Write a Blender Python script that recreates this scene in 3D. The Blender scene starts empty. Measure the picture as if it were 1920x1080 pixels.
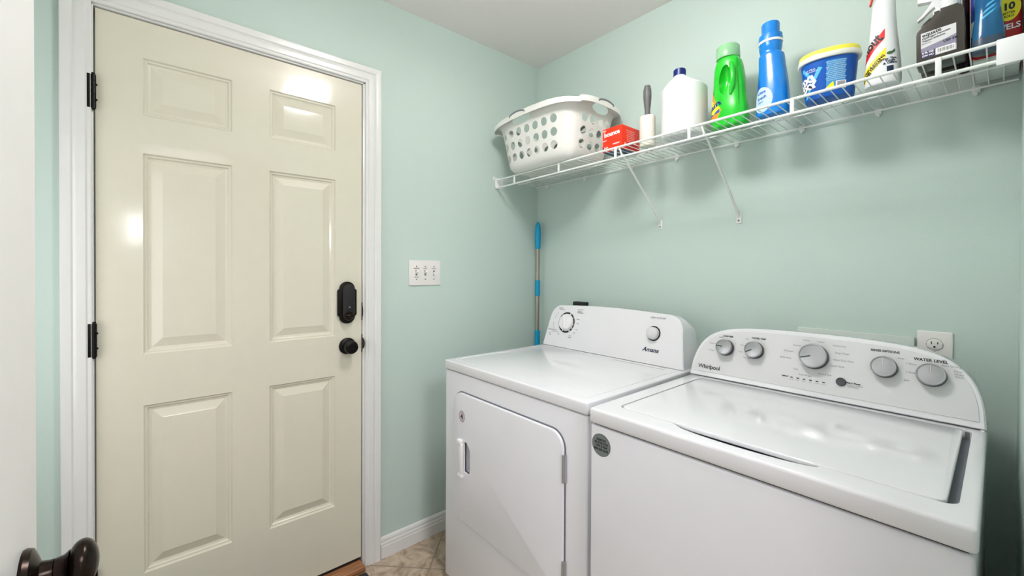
import bpy, bmesh, math, random
from mathutils import Vector, Matrix
from mathutils.bvhtree import BVHTree

S = bpy.context.scene
C = S.collection
random.seed(7)
R = math.radians

# ------------------------------------------------------------------ camera
cd = bpy.data.cameras.new('camera'); cam = bpy.data.objects.new('camera', cd); C.objects.link(cam)
YAW, PIT, ROL, FPX, PPY = 0.8586, -0.0085, 0.0047, 791.84, 512.21
cF = Vector((-math.sin(YAW)*math.cos(PIT), math.cos(YAW)*math.cos(PIT), math.sin(PIT)))
cR = Vector((math.cos(YAW), math.sin(YAW), 0)); cU = cR.cross(cF)
r2 = cR*math.cos(ROL) + cU*math.sin(ROL); u2 = -cR*math.sin(ROL) + cU*math.cos(ROL)
cam.matrix_world = Matrix(((r2.x, u2.x, -cF.x, 1.7736), (r2.y, u2.y, -cF.y, -1.7238), (r2.z, u2.z, -cF.z, 1.2709), (0, 0, 0, 1)))
cd.sensor_width = 36.0; cd.lens = FPX/1920*36; cd.shift_y = (PPY-540)/1920; cd.clip_start = 0.01
S.camera = cam

# ------------------------------------------------------------------ world, lights, exposure
S.view_settings.view_transform = 'Standard'; S.view_settings.look = 'None'
S.view_settings.gamma = 1; S.view_settings.use_curve_mapping = False
S.view_settings.exposure = 0.12
w = bpy.data.worlds.new('world'); S.world = w; w.use_nodes = True
w.node_tree.nodes['Background'].inputs[0].default_value = (0.85, 0.93, 1.0, 1)
w.node_tree.nodes['Background'].inputs[1].default_value = 1.0

def area(name, loc, rot, sx, sy, power, col):
    l = bpy.data.lights.new(name, 'AREA'); l.shape = 'RECTANGLE'; l.size = sx; l.size_y = sy
    l.energy = power; l.color = col
    o = bpy.data.objects.new(name, l); C.objects.link(o); o.location = loc; o.rotation_euler = rot
    return o
area('hall_lamp_light', (3.0, -1.45, 2.40), (0, 0, 0), 0.9, 0.6, 37, (1.0, 0.965, 1.03))
area('hall_window_light', (5.70, -1.83, 1.80), (0, R(90), 0), 0.36, 0.20, 5, (0.96, 0.95, 1.0))
area('front_fill_light', (0.55, -2.285, 1.25), (R(90), 0, 0), 0.7, 1.0, 4.8, (1.0, 0.955, 1.0))  # unseen fill light added behind the camera to brighten the machine fronts

# ------------------------------------------------------------------ materials
MATS = {}
def mat(name, col, rough=0.5, metal=0.0, spec=0.5, coat=0.0, trans=0.0, alpha=1.0, emit=None, bump=None, tint=None, ior=1.45, sss=0.0):
    if name in MATS: return MATS[name]
    m = bpy.data.materials.new(name); m.use_nodes = True; nt = m.node_tree
    b = nt.nodes['Principled BSDF']
    c = tuple(pow(x/255, 2.2) for x in col) + (1,)
    b.inputs['Base Color'].default_value = c
    b.inputs['Roughness'].default_value = rough; b.inputs['Metallic'].default_value = metal
    b.inputs['Specular IOR Level'].default_value = spec; b.inputs['Coat Weight'].default_value = coat
    b.inputs['Coat Roughness'].default_value = 0.08
    b.inputs['Transmission Weight'].default_value = trans; b.inputs['IOR'].default_value = ior
    if sss:
        b.inputs['Subsurface Weight'].default_value = sss; b.inputs['Subsurface Scale'].default_value = 0.01
    if emit:
        b.inputs['Emission Color'].default_value = (1, 0.955, 0.95, 1); b.inputs['Emission Strength'].default_value = emit
    tc = nt.nodes.new('ShaderNodeTexCoord')
    n = nt.nodes.new('ShaderNodeTexNoise'); n.inputs['Detail'].default_value = 2
    nt.links.new(tc.outputs['Object'], n.inputs['Vector'])
    if bump:
        n.inputs['Scale'].default_value = bump[0]
        bp = nt.nodes.new('ShaderNodeBump'); bp.inputs['Strength'].default_value = bump[1]; bp.inputs['Distance'].default_value = bump[2]
        nt.links.new(n.outputs['Fac'], bp.inputs['Height']); nt.links.new(bp.outputs['Normal'], b.inputs['Normal'])
    else:
        n.inputs['Scale'].default_value = 12
    t = tint if tint is not None else 0.02
    mx = nt.nodes.new('ShaderNodeMix'); mx.data_type = 'RGBA'
    mx.inputs[6].default_value = tuple(v*(1-t) for v in c[:3]) + (1,); mx.inputs[7].default_value = tuple(min(1, v*(1+t)) for v in c[:3]) + (1,)
    nt.links.new(n.outputs['Fac'], mx.inputs[0]); nt.links.new(mx.outputs[2], b.inputs['Base Color'])
    MATS[name] = m
    return m

mWall = mat('mint_wall_paint', (194, 212, 204), 0.55, spec=0.3, bump=(140, 0.12, 0.002))
mCeil = mat('white_ceiling_paint', (240, 236, 234), 0.9, spec=0.2, bump=(120, 0.15, 0.002))
mTrim = mat('white_gloss_trim', (225, 226, 223), 0.22, bump=(30, 0.03, 0.002))
mDoor = mat('cream_gloss_paint', (217, 214, 195), 0.10, spec=0.55, bump=(22, 0.035, 0.003))
mOpen = mat('white_satin_door_paint', (240, 240, 240), 0.3, bump=(20, 0.02, 0.003))
mBlack = mat('oil_rubbed_black_metal', (26, 25, 24), 0.38, 0.6)
mBronze = mat('dark_bronze', (48, 40, 36), 0.25, 0.85)
mWorn = mat('bronze_worn_edge', (92, 78, 66), 0.35, 0.8)
mEnam = mat('white_enamel', (230, 231, 236), 0.28, spec=0.45, coat=0.08)
mLid = mat('white_enamel_lid', (229, 230, 233), 0.12, spec=0.5, coat=0.25)
mPlast = mat('white_plastic', (238, 239, 240), 0.35)
mPlateW = mat('switch_plate_white', (232, 230, 226), 0.35)
mGreyF = mat('washer_face_grey', (216, 217, 218), 0.35, spec=0.4)
mSilver = mat('brushed_silver', (176, 177, 180), 0.3, 0.75)
mChrome = mat('chrome_ring', (190, 190, 192), 0.12, 1.0)
mKnobW = mat('dryer_knob_white', (236, 236, 238), 0.25)
mKnobG = mat('dryer_knob_grey', (214, 214, 216), 0.28)
mDark = mat('dark_gap', (20, 21, 23), 0.7)
mGasket = mat('grey_slot', (112, 116, 124), 0.5)
mInk = mat('black_ink', (22, 24, 28), 0.5)
mInkG = mat('grey_ink', (128, 130, 136), 0.5)
mNavy = mat('navy_ink', (18, 34, 66), 0.5)
mWire = mat('white_coated_wire', (232, 236, 232), 0.3)
mSteel = mat('pole_steel', (168, 160, 150), 0.3, 0.85)
mBlueP = mat('cyan_blue_plastic', (0, 146, 190), 0.4)
mBask = mat('basket_white_plastic', (233, 233, 227), 0.35, sss=0.0)
mGrip = mat('grey_rubber_grip', (120, 126, 132), 0.55)
mJug = mat('jug_white_plastic', (226, 229, 230), 0.35, sss=0.0)
mCapN = mat('navy_cap', (14, 40, 110), 0.3)
mPaper = mat('cream_lint_paper', (238, 234, 220), 0.7)
mGreyH = mat('grey_handle_plastic', (98, 98, 98), 0.45)
mRed = mat('orange_red_card', (226, 52, 20), 0.45)
mRed2 = mat('dark_red_card', (176, 24, 22), 0.4)
mWhiteInk = mat('white_ink', (246, 246, 244), 0.5)
mGreen = mat('green_bottle_plastic', (34, 186, 44), 0.22, coat=0.3)
mGCap = mat('pale_green_cap', (156, 214, 162), 0.2, trans=0.25)
mBlue = mat('blue_bottle_plastic', (20, 122, 208), 0.22, coat=0.3)
mBlueD = mat('blue_tub_print', (20, 86, 176), 0.3)
mBlueL = mat('light_blue_print', (66, 146, 202), 0.35)
mCyan = mat('pale_cyan_print', (84, 182, 226), 0.35)
mYel = mat('yellow_plastic', (238, 226, 84), 0.35)
mYelI = mat('yellow_print', (248, 228, 30), 0.4)
mRedI = mat('red_print', (222, 36, 32), 0.4)
mPaleB = mat('pale_blue_print', (182, 208, 226), 0.4)
mBrown = mat('dark_brown_bottle', (62, 58, 52), 0.28, coat=0.2)
mLabel = mat('label_white', (216, 216, 218), 0.45)
mPurple = mat('label_grey_purple', (138, 134, 156), 0.45)
mPurpD = mat('label_dark_purple', (66, 58, 96), 0.45)
mOrange = mat('orange_print', (240, 140, 40), 0.4)
mLeaf = mat('leaf_green_print', (60, 96, 60), 0.5)
mSoap = mat('clear_blue_plastic', (60, 130, 180), 0.12, trans=0.55, ior=1.3)
mSoapB = mat('smoky_blue_gel', (70, 86, 104), 0.2, trans=0.2)
mTrigR = mat('red_trigger_plastic', (206, 66, 56), 0.35)
mStick = mat('grey_sticker', (128, 136, 136), 0.35, 0.3)
mStone = mat('sticker_pinkish', (206, 196, 200), 0.4)
mBag = mat('clear_film_white', (212, 220, 214), 0.25)
mMat = mat('mat_rubber_border', (48, 50, 52), 0.75, bump=(300, 0.3, 0.002))
mMatC = mat('mat_black_pile', (10, 10, 11), 0.95, bump=(500, 0.8, 0.004))
mLamp = mat('lamp_diffuser', (250, 248, 244), 0.5, emit=45)

def wood():
    m = bpy.data.materials.new('orange_oak_threshold'); m.use_nodes = True; nt = m.node_tree; b = nt.nodes['Principled BSDF']
    tc = nt.nodes.new('ShaderNodeTexCoord'); mp = nt.nodes.new('ShaderNodeMapping'); mp.inputs['Scale'].default_value = (60, 3, 60)
    n = nt.nodes.new('ShaderNodeTexNoise'); n.inputs['Scale'].default_value = 3; n.inputs['Detail'].default_value = 5
    r = nt.nodes.new('ShaderNodeValToRGB'); r.color_ramp.elements[0].position = 0.35; r.color_ramp.elements[0].color = (0.19, 0.075, 0.03, 1)
    r.color_ramp.elements[1].position = 0.7; r.color_ramp.elements[1].color = (0.52, 0.25, 0.11, 1)
    nt.links.new(tc.outputs['Object'], mp.inputs[0]); nt.links.new(mp.outputs[0], n.inputs['Vector']); nt.links.new(n.outputs['Fac'], r.inputs[0])
    nt.links.new(r.outputs[0], b.inputs['Base Color']); b.inputs['Roughness'].default_value = 0.35
    return m
mWood = wood()

def tiles():
    m = bpy.data.materials.new('diagonal_travertine_tile'); m.use_nodes = True; nt = m.node_tree; b = nt.nodes['Principled BSDF']
    tc = nt.nodes.new('ShaderNodeTexCoord'); mp = nt.nodes.new('ShaderNodeMapping'); mp.vector_type = 'TEXTURE'
    mp.inputs['Location'].default_value = (0.2, -0.82, 0); mp.inputs['Rotation'].default_value = (0, 0, R(45))
    br = nt.nodes.new('ShaderNodeTexBrick'); br.offset = 0; br.squash = 1
    for k, v in (('Scale', 1.0), ('Mortar Size', 0.003), ('Mortar Smooth', 0.1), ('Bias', 0), ('Brick Width', 0.33), ('Row Height', 0.33)): br.inputs[k].default_value = v
    br.inputs['Color1'].default_value = (1, 1, 1, 1); br.inputs['Color2'].default_value = (0.9, 0.9, 0.9, 1); br.inputs['Mortar'].default_value = (0, 0, 0, 1)
    n = nt.nodes.new('ShaderNodeTexNoise'); n.inputs['Scale'].default_value = 14; n.inputs['Detail'].default_value = 8; n.inputs['Distortion'].default_value = 1.5
    r = nt.nodes.new('ShaderNodeValToRGB')
    e = r.color_ramp.elements; e[0].position = 0.36; e[0].color = (0.30, 0.215, 0.145, 1); e[1].position = 0.62; e[1].color = (0.56, 0.46, 0.35, 1)
    e2 = e.new(0.5); e2.color = (0.46, 0.36, 0.265, 1)
    mx = nt.nodes.new('ShaderNodeMix'); mx.data_type = 'RGBA'; mx.inputs[7].default_value = (0.27, 0.215, 0.16, 1)
    nt.links.new(tc.outputs['Object'], mp.inputs[0]); nt.links.new(mp.outputs[0], br.inputs['Vector']); nt.links.new(tc.outputs['Object'], n.inputs['Vector'])
    nt.links.new(n.outputs['Fac'], r.inputs[0]); nt.links.new(r.outputs[0], mx.inputs[6]); nt.links.new(br.outputs['Fac'], mx.inputs[0])
    nt.links.new(mx.outputs[2], b.inputs['Base Color']); b.inputs['Roughness'].default_value = 0.32
    bp = nt.nodes.new('ShaderNodeBump'); bp.invert = True; bp.inputs['Strength'].default_value = 0.5; bp.inputs['Distance'].default_value = 0.002
    nt.links.new(br.outputs['Fac'], bp.inputs['Height']); nt.links.new(bp.outputs['Normal'], b.inputs['Normal'])
    return m
mTile = tiles()

# ------------------------------------------------------------------ helpers
I4 = Matrix.Identity(4)
def T(x, y, z): return Matrix.Translation((x, y, z))
def RX(a): return Matrix.Rotation(R(a), 4, 'X')
def RY(a): return Matrix.Rotation(R(a), 4, 'Y')
def RZ(a): return Matrix.Rotation(R(a), 4, 'Z')

def finish(name, bm, m, parent=None, smooth=35, **tags):
    bmesh.ops.recalc_face_normals(bm, faces=bm.faces)
    me = bpy.data.meshes.new(name)
    for f in bm.faces: f.smooth = bool(smooth)
    bm.to_mesh(me); bm.free()
    if smooth: me.set_sharp_from_angle(angle=R(smooth))
    ms = m if isinstance(m, (list, tuple)) else [m]
    for q in ms: me.materials.append(q)
    o = bpy.data.objects.new(name, me); C.objects.link(o)
    if parent: o.parent = parent
    for k, v in tags.items(): o[k] = v
    return o

def thing(name, label, cat, loc=(0, 0, 0), rz=0, group=None):
    o = bpy.data.objects.new(name, None); C.objects.link(o); o.location = loc; o.rotation_euler = (0, 0, R(rz))
    o['label'] = label; o['category'] = cat
    if group: o['group'] = group
    o.empty_display_size = 0.05
    return o
def tag(o, label, cat, group=None):
    o['label'] = label; o['category'] = cat
    if group: o['group'] = group
    return o
def struct(o): o['kind'] = 'structure'; return o

def merge(bm, b2, M=I4):
    vm = [bm.verts.new(M @ v.co) for v in b2.verts]
    idx = {v: i for i, v in enumerate(b2.verts)}
    for f in b2.faces:
        nf = bm.faces.new([vm[idx[v]] for v in f.verts]); nf.material_index = f.material_index
    b2.free()

def box(bm, x0, x1, y0, y1, z0, z1, bev=0.0, seg=2, M=I4, mi=0):
    b = bmesh.new()
    bmesh.ops.create_cube(b, size=1, matrix=T((x0+x1)/2, (y0+y1)/2, (z0+z1)/2) @ Matrix.Diagonal((abs(x1-x0), abs(y1-y0), abs(z1-z0), 1)))
    if bev: bmesh.ops.bevel(b, geom=b.edges[:], offset=bev, segments=seg, profile=0.5, affect='EDGES', clamp_overlap=True)
    for f in b.faces: f.material_index = mi
    merge(bm, b, M)

def prism(bm, pts, y0, y1, bev=0.0, seg=2, M=I4, mi=0, side_bevel_only=False):
    """pts (x,z) outline extruded from y0 to y1"""
    b = bmesh.new()
    a = [b.verts.new((p[0], y0, p[1])) for p in pts]; c = [b.verts.new((p[0], y1, p[1])) for p in pts]
    fa = b.faces.new(a); fb = b.faces.new(c[::-1]); n = len(pts)
    for i in range(n): b.faces.new((a[i], a[(i+1) % n], c[(i+1) % n], c[i]))
    bmesh.ops.recalc_face_normals(b, faces=b.faces)
    if bev:
        es = set(fa.edges) | set(fb.edges)
        bmesh.ops.bevel(b, geom=list(es), offset=bev, segments=seg, profile=0.5, affect='EDGES', clamp_overlap=True)
    for f in b.faces: f.material_index = mi
    merge(bm, b, M)

def lathe(bm, prof, n=32, M=I4, mi=0):
    b = bmesh.new(); rings = []
    for r, z in prof:
        if r < 1e-6: rings.append([b.verts.new((0, 0, z))])
        else: rings.append([b.verts.new((r*math.cos(2*math.pi*i/n), r*math.sin(2*math.pi*i/n), z)) for i in range(n)])
    for a, c in zip(rings, rings[1:]):
        for i in range(n):
            j = (i+1) % n
            if len(a) == 1 and len(c) == 1: continue
            if len(a) == 1: b.faces.new((a[0], c[i], c[j]))
            elif len(c) == 1: b.faces.new((a[i], a[j], c[0]))
            else: b.faces.new((a[i], a[j], c[j], c[i]))
    if len(rings[0]) > 1: b.faces.new(rings[0][::-1])
    if len(rings[-1]) > 1: b.faces.new(rings[-1])
    for f in b.faces: f.material_index = mi
    merge(bm, b, M)

def sell(rx, ry, e, n, cx=0, cy=0):
    out = []
    for i in range(n):
        t = 2*math.pi*i/n; c, s = math.cos(t), math.sin(t)
        out.append((cx + rx*math.copysign(abs(c)**(2/e), c), cy + ry*math.copysign(abs(s)**(2/e), s)))
    return out

def loft(bm, secs, n=48, M=I4, cap0=True, cap1=True, mi=0):
    """secs: (z, rx, ry, e[, cx, cy])"""
    b = bmesh.new(); rings = []
    for s in secs:
        z, rx, ry, e = s[:4]; cx, cy = (s[4], s[5]) if len(s) > 4 else (0, 0)
        rings.append([b.verts.new((x, y, z)) for x, y in sell(rx, ry, e, n, cx, cy)])
    for a, c in zip(rings, rings[1:]):
        for i in range(n): b.faces.new((a[i], a[(i+1) % n], c[(i+1) % n], c[i]))
    if cap0: b.faces.new(rings[0][::-1])
    if cap1: b.faces.new(rings[-1])
    for f in b.faces: f.material_index = mi
    merge(bm, b, M)

def smooth_secs(keys, k=6):
    """Catmull-Rom through loft keys"""
    out = []
    K = [tuple(q)+((0, 0) if len(q) == 4 else ()) for q in keys]
    for i in range(len(K)-1):
        p0 = K[max(i-1, 0)]; p1 = K[i]; p2 = K[i+1]; p3 = K[min(i+2, len(K)-1)]
        for j in range(k):
            t = j/k
            out.append(tuple(0.5*((2*b)+(-a+c)*t+(2*a-5*b+4*c-d)*t*t+(-a+3*b-3*c+d)*t**3) for a, b, c, d in zip(p0, p1, p2, p3)))
    out.append(K[-1]); return out

def tube(bm, pts, r, n=8, M=I4, mi=0, closed=False):
    pts = [Vector(p) for p in pts]; b = bmesh.new(); rings = []; N = len(pts); up = None
    for i, p in enumerate(pts):
        a = pts[i-1] if (i > 0 or closed) else p; c = pts[(i+1) % N] if (i < N-1 or closed) else p
        d = (c-a).normalized()
        if up is None: up = d.orthogonal().normalized()
        else:
            up = (up - d*up.dot(d)).normalized()
        s = d.cross(up); rr = r[i] if isinstance(r, (list, tuple)) else r
        rings.append([b.verts.new(p + (up*math.cos(2*math.pi*k/n) + s*math.sin(2*math.pi*k/n))*rr) for k in range(n)])
    prs = list(zip(rings, rings[1:])) + ([(rings[-1], rings[0])] if closed else [])
    for a, c in prs:
        for k in range(n): b.faces.new((a[k], a[(k+1) % n], c[(k+1) % n], c[k]))
    if not closed: b.faces.new(rings[0][::-1]); b.faces.new(rings[-1])
    for f in b.faces: f.material_index = mi
    merge(bm, b, M)

def frame(org, nrm, up=(0, 0, 1)):
    """matrix whose local x,z lie in the face, -y points out along nrm"""
    n = Vector(nrm).normalized(); u = Vector(up); x = u.cross(n).normalized(); z = n.cross(x).normalized()
    return Matrix(((x.x, -n.x, z.x, org[0]), (x.y, -n.y, z.y, org[1]), (x.z, -n.z, z.z, org[2]), (0, 0, 0, 1)))

def text2d(s, size=0.01, shear=0.0, offset=0.0, sx=1.0, align='LEFT', space=1.0):
    cu = bpy.data.curves.new('t', 'FONT'); cu.body = s; cu.size = size; cu.shear = shear; cu.offset = offset
    cu.align_x = align; cu.align_y = 'CENTER'; cu.resolution_u = 3; cu.space_character = space
    o = bpy.data.objects.new('t', cu); C.objects.link(o)
    bpy.context.view_layer.update()
    me = bpy.data.meshes.new_from_object(o.evaluated_get(bpy.context.evaluated_depsgraph_get()))
    b = bmesh.new(); b.from_mesh(me)
    for v in b.verts: v.co = Vector((v.co.x*sx, 0, v.co.y))
    bpy.data.objects.remove(o); bpy.data.curves.remove(cu); bpy.data.meshes.remove(me)
    return b

def add_text(bm, s, x, z, size, M=I4, w=0.0004, rot=0, **k):
    merge(bm, text2d(s, size, **k), M @ T(x, -w, z) @ RY(-rot))
def poly(bm, pts, M=I4, w=0.0003, mi=0):
    b = bmesh.new(); f = b.faces.new([b.verts.new((p[0], -w, p[1])) for p in pts]); f.material_index = mi
    merge(bm, b, M)
def words(par, m, M, items, name='printed_label', w=0.0006, **k):
    for it in items:
        q = dict(k); q.update(it[4] if len(it) > 4 else {}); b = bmesh.new(); add_text(b, it[0], it[1], it[2], it[3], M, w, **q); finish(name, b, m, par, smooth=0)
def disc(bm, x, z, r, M=I4, w=0.0003, n=28, rz=None):
    poly(bm, [(x+r*math.cos(2*math.pi*i/n), z+(rz or r)*math.sin(2*math.pi*i/n)) for i in range(n)], M, w)
def ring(bm, x, z, r0, r1, a0, a1, M=I4, w=0.0005, n=20):
    b = bmesh.new()
    A = [R(a0+(a1-a0)*i/n) for i in range(n+1)]
    p = [b.verts.new((x+r0*math.cos(a), -w, z+r0*math.sin(a))) for a in A]; q = [b.verts.new((x+r1*math.cos(a), -w, z+r1*math.sin(a))) for a in A]
    for i in range(n): b.faces.new((p[i], p[i+1], q[i+1], q[i]))
    merge(bm, b, M)

def decal(name, bm, m, parent, body, M, lift=0.0005, maxlen=0.006, **tags):
    """press flat artwork (drawn in the x/z plane of M) onto the surface of body, looking along M's +y"""
    bmesh.ops.triangulate(bm, faces=bm.faces[:])
    for _ in range(4):
        es = [e for e in bm.edges if e.calc_length() > maxlen]
        if not es: break
        bmesh.ops.subdivide_edges(bm, edges=es, cuts=1)
        bmesh.ops.triangulate(bm, faces=[f for f in bm.faces if len(f.verts) > 3])
    me = body.data; tree = BVHTree.FromPolygons([v.co[:] for v in me.vertices], [p.vertices[:] for p in me.polygons])
    d = (M.to_3x3() @ Vector((0, 1, 0))).normalized(); dead = []
    for v in bm.verts:
        q = M @ Vector((v.co.x, 0, v.co.z)); h, n, i, dist = tree.ray_cast(q - d*0.3, d, 0.6)
        if h is None: dead.append(v); continue
        v.co = h - d*lift*(1 - v.co.y*300)
    bmesh.ops.delete(bm, geom=dead, context='VERTS')
    return finish(name, bm, m, parent, smooth=0, **tags)

def boolean(o, cutter, op='DIFFERENCE'):
    md = o.modifiers.new('b', 'BOOLEAN'); md.operation = op; md.object = cutter; md.solver = 'EXACT'
    bpy.context.view_layer.update()
    me = bpy.data.meshes.new_from_object(o.evaluated_get(bpy.context.evaluated_depsgraph_get()))
    o.modifiers.clear(); old = o.data; o.data = me; me.name = old.name
    bpy.data.meshes.remove(old); cm = cutter.data; bpy.data.objects.remove(cutter); bpy.data.meshes.remove(cm)
    return o

# ------------------------------------------------------------------ room shell
H = 2.44; XR = 1.8045; YF = -2.30; HX = 5.8
def slab(name, x0, x1, y0, y1, z0, z1, m):
    b = bmesh.new(); box(b, x0, x1, y0, y1, z0, z1); return struct(finish(name, b, m, smooth=0))
slab('floor', -0.3, HX, YF-0.6, 0.12, -0.1, 0, mTile)
slab('ceiling', -0.12, HX, YF-0.6, 0.12, H, H+0.1, mCeil)
slab('wall_back', -0.12, HX, 0, 0.12, 0, H, mWall)
slab('wall_front', -0.12, XR, YF-0.12, YF, 0, H, mWall)
# left wall with the doorway opening
DY0, DY1, DZ = -1.862, -1.012, 2.072
b = bmesh.new()
box(b, -0.12, 0, YF, DY0, 0, H); box(b, -0.12, 0, DY1, 0, 0, H); box(b, -0.12, 0, DY0, DY1, DZ, H)
struct(finish('wall_left', b, mWall, smooth=0))
# right wall with the doorway the view is taken from
b = bmesh.new()
box(b, XR, XR+0.12, -0.95, 0, 0, H); box(b, XR, XR+0.12, YF-0.12, -1.90, 0, H); box(b, XR, XR+0.12, -1.90, -0.95, 2.08, H)
struct(finish('wall_right', b, mWall, smooth=0))
# hallway beyond the right-hand doorway
mHall = mat('hall_wall_paint', (232, 230, 224), 0.8)
slab('wall_hall_front', XR+0.12, HX, -2.92, -2.80, 0, H, mHall)
b = bmesh.new()
box(b, HX, HX+0.12, -2.92, -2.35, 0, H); box(b, HX, HX+0.12, -1.30, 0.12, 0, H); box(b, HX, HX+0.12, -2.35, -1.30, 0, 1.2); box(b, HX, HX+0.12, -2.35, -1.30, 2.2, H)
struct(finish('wall_hall_end', b, mHall, smooth=0))
b = bmesh.new()
box(b, HX+0.02, HX+0.07, -2.35, -1.30, 1.2, 1.26); box(b, HX+0.02, HX+0.07, -2.35, -1.30, 2.14, 2.2)
box(b, HX+0.02, HX+0.07, -2.35, -2.29, 1.26, 2.14); box(b, HX+0.02, HX+0.07, -1.36, -1.30, 1.26, 2.14); box(b, HX+0.03, HX+0.06, -2.29, -1.36, 1.68, 1.72)
struct(finish('window_1', b, mTrim))
b = bmesh.new()
for a_ in ((0.16, 0.20, 0.71, 1.79), (0.90, 0.94, 0.71, 1.79), (0.20, 0.90, 0.71, 0.75), (0.20, 0.90, 1.75, 1.79)): box(b, a_[0], a_[1], YF, YF+0.02, a_[2], a_[3], 0.002)
struct(finish('front_fill_frame', b, mTrim))  # frame added around the front fill light; the wall behind is solid

# door casing and jambs ------------------------------------------------
def casing_run(bm, M, L, w=0.066, flip=False):
    """profile extruded along local z from 0..L ; local x across (0 = inner edge), -y out of wall; mitred at top with length growing"""
    prof = [(0, 0), (0, 0.008), (0.003, 0.010), (0.010, 0.010), (0.014, 0.013), (0.030, 0.0145), (0.036, 0.0145), (0.040, 0.0125), (0.044, 0.016), (0.060, 0.0185), (w-0.002, 0.0185), (w, 0.016), (w, 0)]
    b = bmesh.new()
    a = [b.verts.new((x, -y, 0 if not flip else -x)) for x, y in prof]
    c = [b.verts.new((x, -y, L + x)) for x, y in prof]
    n = len(prof); b.faces.new(a); b.faces.new(c[::-1])
    for i in range(n): b.faces.new((a[i], a[(i+1) % n], c[(i+1) % n], c[i]))
    merge(bm, b, M)
CY0, CY1, CZ = -1.848, -1.022, 2.060
# matrices with -y = +x world (outward)
def cm(y, z, acrossy, upv):
    ax = Vector((0, acrossy, 0)) if upv == 'z' else Vector((0, 0, 1))
    az = Vector((0, 0, 1)) if upv == 'z' else Vector((0, acrossy, 0))
    ay = Vector((-1, 0, 0))
    return Matrix(((ax.x, ay.x, az.x, 0), (ax.y, ay.y, az.y, y), (ax.z, ay.z, az.z, z), (0, 0, 0, 1)))
b = bmesh.new()
casing_run(b, cm(CY1, 0, 1, 'z'), CZ)
casing_run(b, cm(CY0, 0, -1, 'z'), CZ)
casing_run(b, cm(CY0, CZ, 1, 'y'), CY1-CY0, flip=True)
struct(finish('trim_1', b, mTrim, smooth=30))
b = bmesh.new()
box(b, -0.12, 0.0, -1.0305, DY1, 0, DZ, 0.0015); box(b, -0.12, 0.0, DY0, -1.8450, 0, DZ, 0.0015); box(b, -0.12, 0.0, DY0, DY1, 2.054, DZ, 0.0015)
# door stops
box(b, -0.12, -0.056, CY1-0.024, DY1, 0, 2.054); box(b, -0.12, -0.056, DY0, CY0+0.024, 0, 2.054); box(b, -0.12, -0.056, DY0, DY1, 2.040, 2.054)
jamb = struct(finish('trim_2', b, mTrim))
b = bmesh.new(); box(b, -0.12, 0.05, CY0+0.012, CY1-0.012, 0.0, 0.026, 0.006)
struct(finish('trim_3', b, mWood))
# strike plates on the latch jamb
def strike(z, h, nm, lip):
    b = bmesh.new()
    pts = [(-0.030, z-h/2), (-0.004, z-h/2)] + [(-0.004+lip*math.sin(math.pi*i/8), z-h*0.32*math.cos(math.pi*i/8)) for i in range(9)] + [(-0.004, z+h/2), (-0.030, z+h/2)]
    prism(b, pts, -1.0335, -1.0302, 0)
    return finish(nm, b, mBlack, jamb, label='black strike plate')
strike(0.955, 0.075, 'strike_plate', 0.024); strike(1.09, 0.075, 'strike_plate', 0.008)

# baseboards -------------------------------------------------------------
def baseb(name, M, L):
    prof = [(0, 0), (0.014, 0), (0.014, 0.050), (0.012, 0.055), (0.0125, 0.062), (0.009, 0.070), (0.0095, 0.078), (0.006, 0.086), (0, 0.090)]
    b = bmesh.new(); b2 = bmesh.new()
    a = [b2.verts.new((0, -y, z)) for y, z in prof]; c = [b2.verts.new((L, -y, z)) for y, z in prof]
    n = len(prof); b2.faces.new(a); b2.faces.new(c[::-1])
    for i in range(n): b2.faces.new((a[i], a[(i+1) % n], c[(i+1) % n], c[i]))
    merge(b, b2, M); return struct(finish(name, b, mTrim, smooth=20))
baseb('baseboard_left', T(0, -0.953, 0) @ RZ(90), 0.953)
baseb('baseboard_back', T(0.0, 0, 0), XR)
baseb('baseboard_front', T(XR, YF, 0) @ RZ(180), XR)
baseb('baseboard_right', T(XR, 0, 0) @ RZ(-90), 0.82)

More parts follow.
